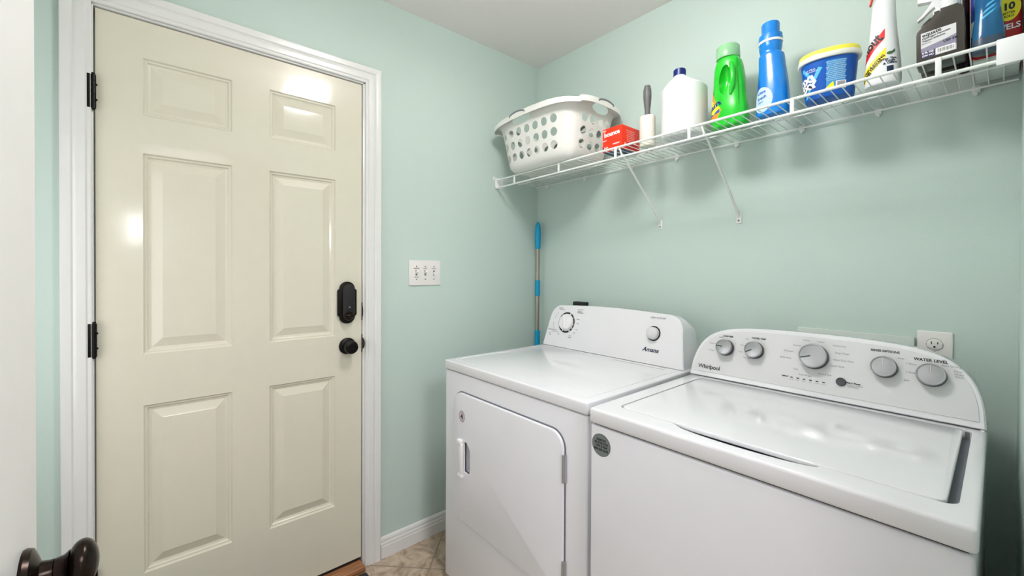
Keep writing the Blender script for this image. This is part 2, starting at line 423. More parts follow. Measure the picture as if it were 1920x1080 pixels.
# six-panel doors ---------------------------------------------------------
def panel_door(bm, W, Hd, cols, rows, t=0.040, M=I4):
    """front face in local x/z plane at y=0, -y outwards; cols,rows list of (a,b)"""
    b = bmesh.new()
    xs = sorted({0, W, *[v for c in cols for v in c]}); zs = sorted({0, Hd, *[v for r_ in rows for v in r_]})
    def inpan(x, z): return any(a < x < c for a, c in cols) and any(a < z < c for a, c in rows)
    cache = {}
    def V(x, y, z):
        k = (round(x, 5), round(y, 5), round(z, 5))
        if k not in cache: cache[k] = b.verts.new((x, y, z))
        return cache[k]
    for side, yy in ((0, 0.0), (1, t)):
        sg = 1 if side == 0 else -1
        for x0, x1 in zip(xs, xs[1:]):
            for z0, z1 in zip(zs, zs[1:]):
                if not inpan((x0+x1)/2, (z0+z1)/2):
                    b.faces.new((V(x0, yy, z0), V(x1, yy, z0), V(x1, yy, z1), V(x0, yy, z1)))
        for a, c in cols:
            for d, e in rows:
                lv = [(0, 0), (0.004, 0.0055), (0.009, 0.0060), (0.013, 0.0105), (0.020, 0.0120), (0.044, 0.0045), (0.048, 0.0030)]
                prev = None
                for ins, dep in lv:
                    y = yy + sg*dep
                    cur = [V(a+ins, y, d+ins), V(c-ins, y, d+ins), V(c-ins, y, e-ins), V(a+ins, y, e-ins)]
                    if prev:
                        for i in range(4): b.faces.new((prev[i], prev[(i+1) % 4], cur[(i+1) % 4], cur[i]))
                    prev = cur
                b.faces.new(prev)
    for x0, x1 in zip(xs, xs[1:]):
        b.faces.new((V(x0, 0, 0), V(x1, 0, 0), V(x1, t, 0), V(x0, t, 0))); b.faces.new((V(x0, 0, Hd), V(x1, 0, Hd), V(x1, t, Hd), V(x0, t, Hd)))
    for z0, z1 in zip(zs, zs[1:]):
        b.faces.new((V(0, 0, z0), V(0, 0, z1), V(0, t, z1), V(0, t, z0))); b.faces.new((V(W, 0, z0), V(W, 0, z1), V(W, t, z1), V(W, t, z0)))
    bmesh.ops.recalc_face_normals(b, faces=b.faces)
    merge(bm, b, M)

XD = -0.006           # face of the closed door
Y0 = -1.841; Z0 = 0.040
MD = T(XD, Y0, Z0) @ RZ(90)   # local x -> +y ; -y -> +x
b = bmesh.new()
panel_door(b, 0.807, 2.010,
           [(-1.734-Y0, -1.496-Y0), (-1.380-Y0, -1.142-Y0)],
           [(0.295-Z0, 0.832-Z0), (0.9955-Z0, 1.634-Z0), (1.753-Z0, 1.935-Z0)], M=MD)
door1 = struct(finish('door_1', b, mDoor, smooth=12))
b = bmesh.new(); box(b, XD-0.038, XD-0.004, Y0+0.004, Y0+0.803, 0.028, 0.0405)
finish('door_sweep', b, mDark, door1, label='black rubber door sweep')
def mhinge(z0, z1):
    b = bmesh.new(); h = z1-z0
    for i in range(5):
        lathe(b, [(0, 0), (0.0065, 0.0), (0.0065, h/5-0.001), (0, h/5-0.001)], 14, T(0.006, -1.8445, z0+i*h/5))
    lathe(b, [(0, -0.006), (0.004, -0.005), (0.005, 0)], 12, T(0.006, -1.8445, z0)); lathe(b, [(0.005, 0), (0.004, 0.005), (0, 0.006)], 12, T(0.006, -1.8445, z1))
    box(b, 0.0, 0.0105, -1.8580, -1.8510, z0, z1, 0.0006)
    for k in (0.25, 0.7): lathe(b, [(0.003, 0), (0.003, 0.0035), (0, 0.004)], 10, T(0.006, -1.838, z0+h*k) @ RY(90))
    return finish('hinge', b, mBlack, door1, label='black door hinge')
mhinge(1.745, 1.845); mhinge(1.004, 1.104); mhinge(0.262, 0.362)
# deadbolt
def MX(y, z, x=XD): return T(x, y, z) @ RZ(90)
b = bmesh.new()
def escut(wd, z0, z1, sh, n=14):
    """rounded-ended outline with small shoulders"""
    r = wd*0.80; out = []
    out += [(wd, z0+sh), (wd, z1-sh)]
    for i in range(n+1):
        a = math.pi*i/n; out.append((r*math.cos(a), z1-sh*0.80+sh*0.80*math.sin(a)))
    out += [(-wd, z1-sh), (-wd, z0+sh)]
    for i in range(n+1):
        a = math.pi+math.pi*i/n; out.append((r*math.cos(a), z0+sh*0.80+sh*0.80*math.sin(a)))
    return out
prism(b, escut(0.039, -0.087, 0.087, 0.036), -0.014, 0.0, 0.004, M=MX(-1.097, 1.131))
lock = finish('deadbolt_plate', b, mBlack, door1)
b = bmesh.new()
o_ = [(0.0225*math.cos(a), 0.050+0.0225*math.sin(a)) for a in [math.pi*i/12 for i in range(13)]] + [(0.0225*math.cos(a), -0.052+0.0225*math.sin(a)) for a in [math.pi+math.pi*i/12 for i in range(13)]]
prism(b, o_, -0.026, -0.013, 0.004, M=MX(-1.095, 1.133))
finish('lock_cover', b, mat('matte_black_lock', (30, 32, 32), 0.6), lock)
b = bmesh.new(); tube(b, [(0.0225*math.cos(a), -0.0262, 0.052+0.0225*math.sin(a)) for a in [math.pi*i/14 for i in range(15)]] + [(0.0225*math.cos(a), -0.0262, -0.052+0.0225*math.sin(a)) for a in [math.pi+math.pi*i/14 for i in range(15)]], 0.0010, 6, MX(-1.095, 1.133) @ T(0, 0.0015, 0), closed=True)
finish('cover_edge', b, mWorn, lock, label='worn bronze edge line')
b = bmesh.new(); lathe(b, [(0.016, 0), (0.016, 0.006), (0.0, 0.007)], 24, MX(-1.095, 1.079) @ T(0, -0.025, 0) @ RX(90))
bmesh.ops.create_uvsphere(b, u_segments=20, v_segments=12, radius=1, matrix=MX(-1.095, 1.079) @ T(0, -0.037, 0) @ RY(8) @ Matrix.Diagonal((0.021, 0.010, 0.008, 1)))
finish('thumb_turn', b, mBronze, door1)
b = bmesh.new(); prism(b, [(-0.004, 0), (0, 0.004), (0.004, 0), (0, -0.002)], -0.0268, -0.0255, M=MX(-1.093, 1.112)); finish('lock_mark', b, mSilver, lock, label='small silver mark')
# knob
b = bmesh.new()
lathe(b, [(0, 0), (0.034, 0), (0.034, 0.005), (0.029, 0.009), (0.015, 0.011), (0.0125, 0.016), (0.013, 0.028), (0.020, 0.032), (0.0265, 0.040), (0.0275, 0.050), (0.025, 0.057), (0.019, 0.060), (0.013, 0.0605), (0.012, 0.058), (0, 0.058)], 36, MX(-1.094, 0.950) @ RX(90))
finish('door_knob', b, mBlack, door1)
b = bmesh.new(); box(b, -0.009, 0.009, -0.066, -0.056, -0.003, 0.003, 0.002, M=MX(-1.094, 0.950) @ RY(0)); finish('privacy_turn', b, mBronze, door1)

# open door in front of the camera's left edge ------------------------------
b = bmesh.new()
YO = -1.836
# local x runs from the latch edge (x=0.94) to the hinge (x=1.75); faces +y
MO = T(1.752, YO, 0.012) @ RZ(180)
panel_door(b, 0.812, 2.03, [], [], t=0.035, M=MO)
door2 = struct(finish('door_2', b, mOpen, smooth=12))
b = bmesh.new()
MK = T(1.027, YO, 0.902) @ RZ(180)
lathe(b, [(0, 0), (0.034, 0), (0.035, 0.003), (0.033, 0.008), (0.024, 0.012), (0.0165, 0.015), (0.0150, 0.022), (0.0150, 0.0255), (0.0142, 0.026), (0.0150, 0.0265), (0.0160, 0.034), (0.020, 0.0385)], 40, MK @ RX(90))
finish('knob_rosette', b, mBronze, door2)
b = bmesh.new()
prof = [(0.016, 0.037)] + [(0.0270*math.sin(a), 0.0505-0.0150*math.cos(a)) for a in [R(28+152*i/16) for i in range(17)]]
lathe(b, prof, 44, MK @ RX(90) @ Matrix.Diagonal((1.0, 1.06, 1.0, 1)))
finish('door_knob', b, mBronze, door2)
for zz in (0.25, 1.0, 1.75):
    b = bmesh.new(); lathe(b, [(0, 0), (0.0065, 0), (0.0065, 0.09), (0, 0.09)], 14, T(1.762, YO+0.006, zz)); finish('hinge', b, mBlack, door2)

# casing of the right-hand doorway (room side)
b = bmesh.new()
box(b, XR-0.008, XR, -0.95, -0.89, 0, 2.14, 0.003); box(b, XR-0.008, XR, -1.96, -1.90, 0, 2.14, 0.003); box(b, XR-0.008, XR, -1.90, -0.95, 2.08, 2.14, 0.003)
struct(finish('trim_4', b, mTrim))

# ceiling light -----------------------------------------------------------
cl = thing('ceiling_light', 'rectangular white ceiling light with a glowing box diffuser above the dryer', 'ceiling light', (1.08, -0.97, H))
b = bmesh.new(); box(b, -0.10, 0.10, -0.05, 0.05, -0.045, 0, 0.004); finish('lamp_base', b, mPlast, cl)
b = bmesh.new(); box(b, -0.15, 0.15, -0.09, 0.09, -0.130, -0.045, 0.008, 1); finish('diffuser', b, mLamp, cl)

# ------------------------------------------------------------------ switch plate
sw = thing('light_switch_plate', 'white triple toggle light switch plate beside the door', 'light switch', (0, -0.7355, 1.2535))
MS = RZ(90)
b = bmesh.new(); box(b, -0.083, 0.083, -0.006, 0, -0.0585, 0.0585, 0.003, 3, MS); finish('switch_plate', b, mPlateW, sw)
for i, xx in enumerate((-0.046, 0, 0.046)):
    b = bmesh.new(); box(b, xx-0.005, xx+0.005, -0.0064, -0.006, -0.012, 0.012, 0, M=MS); finish('switch_slot', b, mInkG, sw)
    b = bmesh.new(); box(b, -0.0042, 0.0042, -0.017, 0, -0.0045, 0.0045, 0.0015, M=MS @ T(xx, -0.004, 0) @ RX((-28, -28, 28)[i])); finish('toggle', b, mPlast, sw)
    for zz in (-0.030, 0.030):
        b = bmesh.new(); lathe(b, [(0.0032, 0), (0.0032, 0.0012), (0, 0.0018)], 12, MS @ T(xx, -0.006, zz) @ RX(90)); finish('screw', b, mInkG, sw)
words(sw, mInk, MS, [('GARAGE', -0.046, 0.021, 0.0075), ('LIGHT', 0, 0.021, 0.0075), ('PORCH', 0.046, 0.021, 0.0075), ('DOOR', -0.046, -0.020, 0.0075)], w=0.0065, align='CENTER', offset=0.0001)

# ------------------------------------------------------------------ back wall outlet etc.
ol = thing('wall_outlet', 'grey-white power outlet plate on the wall behind the washer', 'outlet', (1.650, 0, 1.040))
b = bmesh.new(); box(b, -0.037, 0.037, -0.006, 0, -0.058, 0.058, 0.003, 3); finish('outlet_plate', b, mPlateW, ol)
for zz in (0.0205, -0.0205):
    b = bmesh.new(); prism(b, [(0.0165*math.copysign(min(1, abs(math.cos(a))*1.12), math.cos(a)), zz+0.0135*math.sin(a)) for a in [2*math.pi*i/28 for i in range(28)]], -0.0085, -0.005, 0.0007)
    rc = finish('receptacle', b, mPlateW, ol)
    b = bmesh.new(); box(b, -0.0075, -0.0055, -0.0089, -0.0084, zz+0.0005, zz+0.0085); box(b, 0.0055, 0.0075, -0.0089, -0.0084, zz+0.0015, zz+0.0080)
    disc(b, 0, zz-0.0065, 0.0026, w=0.0089, n=12); finish('slot', b, mDark, rc, smooth=0)
b = bmesh.new(); ring(b, 0, 0.0205, 0.0168, 0.0178, 0, 360, w=0.0063, n=36); finish('receptacle_seam', b, mInkG, ol, smooth=0)
b = bmesh.new(); lathe(b, [(0.0025, 0), (0.0025, 0.001), (0, 0.0015)], 12, T(0, -0.006, 0) @ RX(90)); finish('screw', b, mGasket, ol)

wp = thing('washer_outlet_box', 'flat white plastic outlet box cover on the wall behind the washer', 'wall box', (1.4605, 0, 0.985))
b = bmesh.new(); box(b, -0.1475, 0.1475, -0.014, 0, -0.12, 0.091, 0.002); finish('cover_plate', b, mat('ivory_plate', (206, 215, 208), 0.4), wp)
b = bmesh.new(); box(b, -0.09, 0.09, -0.016, -0.014, -0.09, 0.03, 0.001); finish('recess', b, mGasket, wp)
do = thing('dryer_power_outlet', 'black dryer power outlet showing above the dryer console', 'outlet', (0.345, 0, 1.055))
b = bmesh.new(); box(b, -0.040, 0.040, -0.034, 0, -0.05, 0.050, 0.004); finish('outlet_body', b, mat('black_bakelite', (30, 34, 34), 0.5), do)
b = bmesh.new(); tube(b, [(0, -0.030, -0.04), (0, -0.040, -0.08), (0, -0.035, -0.2), (0, -0.03, -0.9)], 0.008, 10); finish('power_cord', b, mDark, do)

# ------------------------------------------------------------------ telescopic pole
pl = thing('cleaning_pole', 'blue and steel telescopic cleaning pole standing in the corner', 'pole', (0.057, -0.050, 0))
b = bmesh.new(); lathe(b, [(0, 0.0), (0.0115, 0.0), (0.0115, 1.40), (0, 1.40)], 20); finish('pole_tube', b, mSteel, pl)
b = bmesh.new(); lathe(b, [(0.010, 1.385), (0.0155, 1.395), (0.017, 1.42), (0.0175, 1.48), (0.0150, 1.520), (0.0085, 1.534), (0.006, 1.540), (0.0, 1.541)], 24); finish('grip', b, mBlueP, pl)
b = bmesh.new(); lathe(b, [(0.0115, 1.123), (0.0145, 1.126), (0.0145, 1.209), (0.0115, 1.212)], 24); finish('twist_lock', b, mBlueP, pl)
b = bmesh.new(); lathe(b, [(0.0115, 0.84), (0.0155, 0.845), (0.0155, 0.925), (0.0115, 0.930)], 24); finish('lower_sleeve', b, mBlueP, pl)
b = bmesh.new(); box(b, -0.05, 0.12, -0.04, 0.035, 0, 0.03, 0.006); finish('mop_foot', b, mBlueP, pl)

# ------------------------------------------------------------------ door mat
dm = thing('doormat', 'black doormat with rubber border in front of the cream door', 'doormat', (0.055, -1.035, 0))
b = bmesh.new(); box(b, 0, 0.46, -0.76, 0, 0.0005, 0.007, 0.002); finish('rubber_border', b, mMat, dm)
b = bmesh.new(); box(b, 0.022, 0.438, -0.738, -0.022, 0.005, 0.010, 0.002); finish('pile', b, mMatC, dm)

# ------------------------------------------------------------------ dryer
DX0, DX1, DYF, DYB, DT = 0.297, 1.034, -0.808, -0.125, 0.905
dr = thing('dryer', 'white front-loading clothes dryer left of the washer', 'dryer', (0.6655, -0.47, 0))
MDr = T(-0.6655, 0.47, 0)
def dfin(name, b, m, par=dr, **k): return finish(name, b, m, par, **k)
b = bmesh.new(); box(b, DX0+0.002, DX1-0.002, DYF+0.003, DYB, 0.03, 0.866, 0.006, 3, MDr); body = dfin('cabinet', b, mEnam)
b = bmesh.new(); box(b, DX0+0.008, DX1-0.008, DYF+0.012, DYB, 0.860, 0.872, 0, M=MDr); dfin('top_seam', b, mDark)
b = bmesh.new()
# top with shallow recessed work surface
t0 = bmesh.new()
box(t0, DX0, DX1, DYF, DYB, 0.869, DT, 0.005, 3)
merge(b, t0, MDr)
ring_o = [(DX0+0.028, DYF+0.030), (DX1-0.028, DYF+0.030), (DX1-0.028, -0.262), (DX0+0.028, -0.262)]
dfin('top_panel', b, mLid)
# embossed edge line on the top
b = bmesh.new()
tube(b, [(x, y, DT+0.0002) for x, y in ring_o], 0.0012, 6, MDr, closed=True); dfin('top_edge_line', b, mLid)
b = bmesh.new(); tube(b, [(DX0+0.45, -0.285, DT), (DX1-0.07, -0.285, DT), (DX1-0.075, -0.262, DT)], 0.0008, 5, MDr); dfin('filter_lid_line', b, mInkG)
for xx in (DX0+0.05, DX1-0.05):
    for yy in (DYF+0.06, DYB-0.05):
        b = bmesh.new(); lathe(b, [(0, 0), (0.022, 0), (0.022, 0.012), (0.012, 0.018), (0.012, 0.04), (0, 0.04)], 18, MDr @ T(xx, yy, 0)); dfin('foot', b, mDark)
# door
def rrect(x0, x1, z0, z1, r, n=8, rb=None):
    out = []; rb = r if rb is None else rb
    for cx, cz, a0, q in ((x1-r, z1-r, 0, r), (x0+r, z1-r, 90, r), (x0+rb, z0+rb, 180, rb), (x1-rb, z0+rb, 270, rb)):
        for i in range(n+1):
            a = R(a0+90*i/n); out.append((cx+q*math.cos(a), cz+q*math.sin(a)))
    return out
b = bmesh.new(); prism(b, rrect(0.3745, 0.9535, 0.3025, 0.8015, 0.052, rb=0.012), DYF+0.0005, DYF+0.006, 0, M=MDr); dfin('door_gap', b, mGasket)
b = bmesh.new(); prism(b, rrect(0.3765, 0.9500, 0.3045, 0.7975, 0.050, rb=0.010), DYF-0.007, DYF+0.004, 0.005, 3, MDr)
ddoor = dfin('dryer_door', b, mEnam)
cb = bmesh.new(); prism(cb, [(0.444, 0.614), (0.462, 0.618), (0.476, 0.606), (0.486, 0.590), (0.486, 0.512), (0.474, 0.500), (0.444, 0.500)], DYF-0.03, DYF+0.028, 0, M=T(0, 0, 0))
# recess cut through door, cabinet left solid behind a shallow tray
cb2 = bmesh.new(); merge(cb2, cb, MDr); cut = finish('cut', cb2, mEnam, dr)
bpy.context.view_layer.update()
body_cut = cut.copy(); body_cut.data = cut.data.copy(); C.objects.link(body_cut)
gapo = [o for o in C.objects if o.name == 'door_gap'][0]; gcut = cut.copy(); gcut.data = cut.data.copy(); C.objects.link(gcut)
boolean(ddoor, cut); boolean(body, body_cut); boolean(gapo, gcut)
for o in (ddoor, body): o.data.set_sharp_from_angle(angle=R(35))
b = bmesh.new()
box(b, 0.424, 0.446, DYF-0.017, DYF-0.006, 0.490, 0.606, 0.004, 3, MDr)
h_ = dfin('door_handle', b, mPlast, dr)
b = bmesh.new(); box(b, 0.412, 0.440, DYF-0.020, DYF-0.005, 0.600, 0.622, 0.005, 3, MDr); finish('handle_end', b, mPlast, h_)
b = bmesh.new(); box(b, 0.418, 0.446, DYF-0.018, DYF-0.006, 0.476, 0.492, 0.003, 2, MDr); finish('handle_end', b, mPlast, h_)
for z0, z1 in ((0.655, 0.735), (0.345, 0.425)):
    b = bmesh.new(); lathe(b, [(0, 0), (0.0045, 0), (0.0045, z1-z0), (0, z1-z0)], 12, MDr @ T(0.9515, DYF-0.006, z0)); box(b, 0.9515, 0.957, DYF-0.006, DYF+0.001, z0, z1, M=MDr)
    dfin('door_hinge', b, mSilver, ddoor, label='silver hinge')
# round sticker with a 4
MF = MDr @ T(0.432, DYF-0.0072, 0.709)
b = bmesh.new(); disc(b, 0, 0, 0.0205, MF, 0.0002, rz=0.0225); st = dfin('sticker', b, mStone, label='round sticker with a dark numeral', smooth=0)
b = bmesh.new()
for i in range(18): 
    a = 2*math.pi*i/18; disc(b, 0.0175*math.cos(a), 0.0195*math.sin(a), 0.0016, MF, 0.0005, 6)
add_text(b, '4', 0, -0.001, 0.030, MF, 0.0006, align='CENTER', offset=0.0012); finish('sticker_print', b, mPurpD, st, smooth=0)
# console
tD = 14
def arc(cx, cz, rx, rz, a0, a1, n): return [(cx+rx*math.cos(R(a0+(a1-a0)*i/n)), cz+rz*math.sin(R(a0+(a1-a0)*i/n))) for i in range(n+1)]
def con_outline(inset=0.0):
    e = inset
    p = [(1.0235-e, 0.0+e), (1.005-e, 0.118)]
    p += arc(0.942, 0.134, 0.0615-e, 0.067-e, 0, 84, 10)
    for i in range(1, 12):
        x = 0.942-(0.942-0.385)*i/12; p.append((x, 0.2010+0.0085*math.sin(math.pi*i/12)-e))
    p += arc(0.385, 0.134, 0.0620-e, 0.067-e, 96, 180, 10)
    p += [(0.320+e, 0.118), (0.302+e, 0.0+e)]
    return p
MC = MDr @ T(0, -0.25, DT) @ RX(-tD)   # local z up the tilted face
b = bmesh.new()
# front skin and a back shell that drops vertically to the rear
def console(bm, outline, M, depth_top, back_y, zmin):
    """outline (x,v) on tilted face; rear edge runs to world y=back_y with slightly lowered top"""
    n = len(outline); bm2 = bmesh.new()
    f = [bm2.verts.new(M @ Vector((x, 0, v))) for x, v in outline]
    bev = [bm2.verts.new(M @ Vector((x, 0.004, v)) + Vector((0, 0, 0))) for x, v in outline]
    cx = sum(p[0] for p in outline)/n
    inn = [bm2.verts.new(M @ Vector((cx+(x-cx)*0.990, -0.0035, 0.002+(v)*0.980))) for x, v in outline]
    bk = []
    for x, v in outline:
        p = M @ Vector((x, 0, v)); q = Vector((cx_w(M, cx)+(p.x-cx_w(M, cx))*1.0, back_y, zmin+(p.z-zmin)*0.86)); bk.append(bm2.verts.new(q))
    mid = []
    for x, v in outline:
        p = M @ Vector((x, 0, v)); q = Vector((p.x, p.y+(back_y-p.y)*0.45, zmin+(p.z-zmin)*0.99)); mid.append(bm2.verts.new(q))
    bm2.faces.new(inn); bm2.faces.new(bk[::-1])
    for A, B in ((inn, f), (f, bev), (bev, mid), (mid, bk)):
        for i in range(n): bm2.faces.new((A[i], A[(i+1) % n], B[(i+1) % n], B[i]))
    merge(bm, bm2)
def cx_w(M, x): return (M @ Vector((x, 0, 0))).x
console(b, con_outline(), MC, 0.06, -0.115+0.47, DT)
con = dfin('console', b, mLid, smooth=40)
MT = MC @ T(0, -0.0036, 0)
# dial ring
b = bmesh.new()
for a0, a1 in ((-150, -118), (-110, -62), (-52, -36), (-28, -8), (-5, 30), (34, 62), (72, 128), (134, 150)): ring(b, 0.4335, 0.120, 0.0415, 0.0485, a0, a1, MT, 0.0006)
ring(b, 0.4335, 0.120, 0.0480, 0.0490, 0, 360, MT, 0.0006, 40)
dfin('dial_scale', b, mInk, con, smooth=0)
b = bmesh.new(); lathe(b, [(0, 0), (0.0405, 0), (0.0405, 0.003), (0.038, 0.010), (0.036, 0.013), (0, 0.014)], 40, MC @ T(0.4335, -0.0036, 0.120) @ RX(90))
kn = dfin('cycle_knob', b, mKnobW)
b = bmesh.new(); box(b, -0.007, 0.007, -0.024, -0.010, -0.032, 0.032, 0.004, 3, MC @ T(0.4335, -0.0036, 0.120) @ RY(-12)); finish('knob_grip', b, mKnobW, kn)
b = bmesh.new(); ring(b, 0.8865, 0.121, 0.020, 0.0295, 0, 360, MT, 0.0006, 40); dfin('button_scale', b, mInk, con, smooth=0)
b = bmesh.new(); lathe(b, [(0, 0), (0.0245, 0), (0.0245, 0.008), (0.0235, 0.016), (0.019, 0.0205), (0.010, 0.0225), (0, 0.023)], 36, MC @ T(0.8865, -0.0036, 0.121) @ RX(90)); dfin('start_knob', b, mKnobG)
b = bmesh.new()
add_text(b, 'Amana', 0.8480, 0.0560, 0.0235, MT, 0.0006, shear=0.35, offset=0.0005, sx=1.05)
poly(b, [(0.846, 0.0520), (0.853, 0.0545), (0.862, 0.0550), (0.853, 0.0528)], MT, 0.0007)
dfin('logo_lettering', b, mNavy, con, smooth=0)
words(con, mInkG, MT, [('PUSH TO START', 0.8985, 0.1830, 0.0090, dict(offset=0.0002))] + [(a, x, z, 0.0068) for a, x, z in (('NORMAL', .385, .187), ('TIMED DRY', .392, .180), ('AUTO DRY', .505, .186), ('ENERGY', .503, .178), ('PREFERRED', .507, .171), ('70', .372, .160), ('60', .362, .150), ('50', .358, .138), ('40', .352, .110), ('30', .352, .100), ('20', .357, .090), ('WRINKLE PREVENT', .352, .078), ('COOL DOWN', .372, .070), ('OFF', .340, .060), ('AIR', .343, .052), ('FLUFF', .395, .060), ('MORE', .500, .140), ('DRY', .502, .120), ('OFF', .500, .092), ('LESS', .489, .076), ('DRY', .468, .060), ('DAMP', .466, .052))], align='CENTER', offset=0.0001)

# ------------------------------------------------------------------ washer
WX0, WX1, WYF, WYB, WT = 1.058, 1.757, -0.832, -0.135, 0.905
wa = thing('washing_machine', 'white top-loading washing machine with grey control console', 'washing machine', (1.4075, -0.48, 0))
MW = T(-1.4075, 0.48, 0)
def wfin(name, b, m, par=wa, **k): return finish(name, b, m, par, **k)
b = bmesh.new(); box(b, WX0+0.003, WX1-0.003, WYF+0.003, WYB, 0.03, 0.861, 0.006, 3, MW); wfin('cabinet', b, mEnam)
b = bmesh.new(); box(b, WX0+0.010, WX1-0.010, WYF+0.012, WYB, 0.855, 0.867, 0, M=MW); wfin('top_seam', b, mDark)
for xx in (WX0+0.05, WX1-0.05):
    for yy in (WYF+0.06, WYB-0.05):
        b = bmesh.new(); lathe(b, [(0, 0), (0.022, 0), (0.022, 0.012), (0.012, 0.018), (0.012, 0.04), (0, 0.04)], 18, MW @ T(xx, yy, 0)); wfin('foot', b, mDark)
# top deck with an opening for the lid
b = bmesh.new()
box(b, WX0, WX1, WYF, WYB, 0.865, WT, 0.007, 3)
deck_bm = bmesh.new(); merge(deck_bm, b, MW); deck = wfin('top_deck', deck_bm, mLid)
LX0, LX1, LY0, LY1 = 1.106, 1.734, -0.770, -0.290
lid_out = [(x, y) for x, y in rrect(LX0, LX1, LY0, LY1, 0.022)]
def flat_prism(bm, pts, z0, z1, bev, M, seg=3):
    """pts in x/y extruded in z"""
    prism(bm, pts, -z1, -z0, bev, seg, M @ Matrix(((1, 0, 0, 0), (0, 0, 1, 0), (0, -1, 0, 0), (0, 0, 0, 1))))
cb = bmesh.new(); flat_prism(cb, lid_out, 0.885, 0.93, 0, MW); cut = finish('cut', cb, mEnam, wa); bpy.context.view_layer.update()
boolean(deck, cut)
# finger scoop in the deck in front of the lid
cb = bmesh.new(); sc = bmesh.new()
bmesh.ops.create_uvsphere(sc, u_segments=40, v_segments=16, radius=1, matrix=T(1.410, -0.772, 0.909) @ Matrix.Diagonal((0.150, 0.028, 0.022, 1))); merge(cb, sc, MW)
cut = finish('cut', cb, mEnam, wa); bpy.context.view_layer.update(); boolean(deck, cut)
deck.data.set_sharp_from_angle(angle=R(30))
b = bmesh.new(); flat_prism(b, rrect(LX0+0.0005, LX1-0.0005, LY0+0.0005, LY1-0.0005, 0.022), 0.8835, 0.8853, 0, MW); wfin('lid_gasket', b, mGasket)
b = bmesh.new(); flat_prism(b, rrect(LX0+0.0035, LX1-0.0135, LY0+0.004, LY1-0.002, 0.020), 0.8945, 0.9055, 0.0035, MW); lid = wfin('lid', b, mLid, smooth=40)
b = bmesh.new(); box(b, LX1-0.0115, LX1-0.0010, -0.30, -0.297, 0.885, 0.903, M=MW); finish('lid_pivot', b, mSilver, lid)
# console
tW = 17
def dome(inset=False):
    half = [(0.3480, 0.0), (0.3470, 0.020), (0.3440, 0.050), (0.3370, 0.080), (0.3220, 0.115), (0.2960, 0.1440), (0.2640, 0.1620), (0.2250, 0.1730), (0.1700, 0.1800), (0.0900, 0.1840), (0.0, 0.1850)]
    full = [(x, v) for x, v in half] + [(-x, v) for x, v in half[-2::-1]]
    pts = []
    for i in range(len(full)-1):
        p0 = full[max(i-1, 0)]; p1 = full[i]; p2 = full[i+1]; p3 = full[min(i+2, len(full)-1)]
        for q in range(4):
            t = q/4; pts.append(tuple(0.5*((2*b)+(-a+c)*t+(2*a-5*b+4*c-d)*t*t+(-a+3*b-3*c+d)*t**3) for a, b, c, d in zip(p0, p1, p2, p3)))
    pts.append(full[-1])
    if inset: pts = [(x*0.968, 0.0150+v*0.158/0.185) for x, v in pts]
    return [(1.4075+x, v) for x, v in pts]
MCW = MW @ T(0, -0.273, WT+0.003) @ RX(-tW)
b = bmesh.new()
console(b, dome(), MCW, 0.05, -0.135+0.48, WT)
wcon = wfin('console', b, mLid, smooth=40)
b = bmesh.new(); prism(b, dome(True), -0.0052, -0.002, 0.0006, 1, MCW); face = finish('console_face', b, mGreyF, wcon, smooth=30)
MTW = MCW @ T(0, -0.0052, 0)
def wknob(x, v, r, ang, nm):
    M_ = MCW @ T(x, -0.0052, v)
    b = bmesh.new(); lathe(b, [(0, 0), (r*1.0, 0), (r*1.03, 0.003), (r*1.0, 0.015), (r*0.92, 0.0165), (0, 0.0165)], 40, M_ @ RX(90)); k = wfin(nm, b, mat('knob_dark_skirt', (46, 47, 49), 0.35, 0.4))
    b = bmesh.new(); lathe(b, [(r*0.88, 0.016), (r*0.985, 0.0170), (r*0.995, 0.020), (r*0.94, 0.0240), (r*0.89, 0.0238), (r*0.87, 0.0215), (r*0.5, 0.0228), (0, 0.0232)], 44, M_ @ RX(90)); c_ = finish('knob_cap', b, mSilver, k, label='brushed silver knob cap')
    b = bmesh.new(); ring(b, 0, 0, r*0.855, r*0.875, 0, 360, M_, 0.0209, 40); finish('cap_groove', b, mGasket, c_, smooth=0) if False else b.free()
    b = bmesh.new(); box(b, -0.0013, 0.0013, -0.0240, -0.0185, r*0.12, r*0.84, 0.0004, 1, M_ @ RY(-ang)); finish('pointer', b, mInk if abs(ang) > 5 else mChrome, k)
wknob(1.1690, 0.1055, 0.0265, 85, 'load_size_knob')
wknob(1.2590, 0.1100, 0.0265, 118, 'temperature_knob')
wknob(1.4175, 0.1150, 0.0355, 108, 'cycle_knob')
wknob(1.5735, 0.1115, 0.0270, 2, 'rinse_option_knob')
wknob(1.6625, 0.1075, 0.0275, 2, 'water_level_knob')
b = bmesh.new(); lathe(b, [(0, 0), (0.0115, 0), (0.0115, 0.003), (0.0095, 0.005), (0, 0.006)], 30, MCW @ T(1.485, -0.0052, 0.0550) @ RX(90)); wfin('start_button', b, mat('button_dark_grey', (74, 76, 80), 0.25, 0.3))
b = bmesh.new()
for i in range(6):
    x = 1.3665+i*0.01585; b = bmesh.new(); box(b, x-0.0033, x+0.0033, -0.0006, 0, 0.0440, 0.0466, M=MTW); finish('status_light', b, mInk, wcon, smooth=0)
b = bmesh.new()
add_text(b, 'Whirlpool', 1.0855, 0.0325, 0.0195, MTW, 0.0006, offset=0.0002, sx=1.0, space=0.9)
ring(b, 1.122, 0.0325, 0.0145, 0.0152, 200, 330, MTW @ T(1.122, 0, 0.0325) @ Matrix.Diagonal((1, 1, 0.5, 1)) @ T(-1.122, 0, -0.0325), 0.0007, 24)
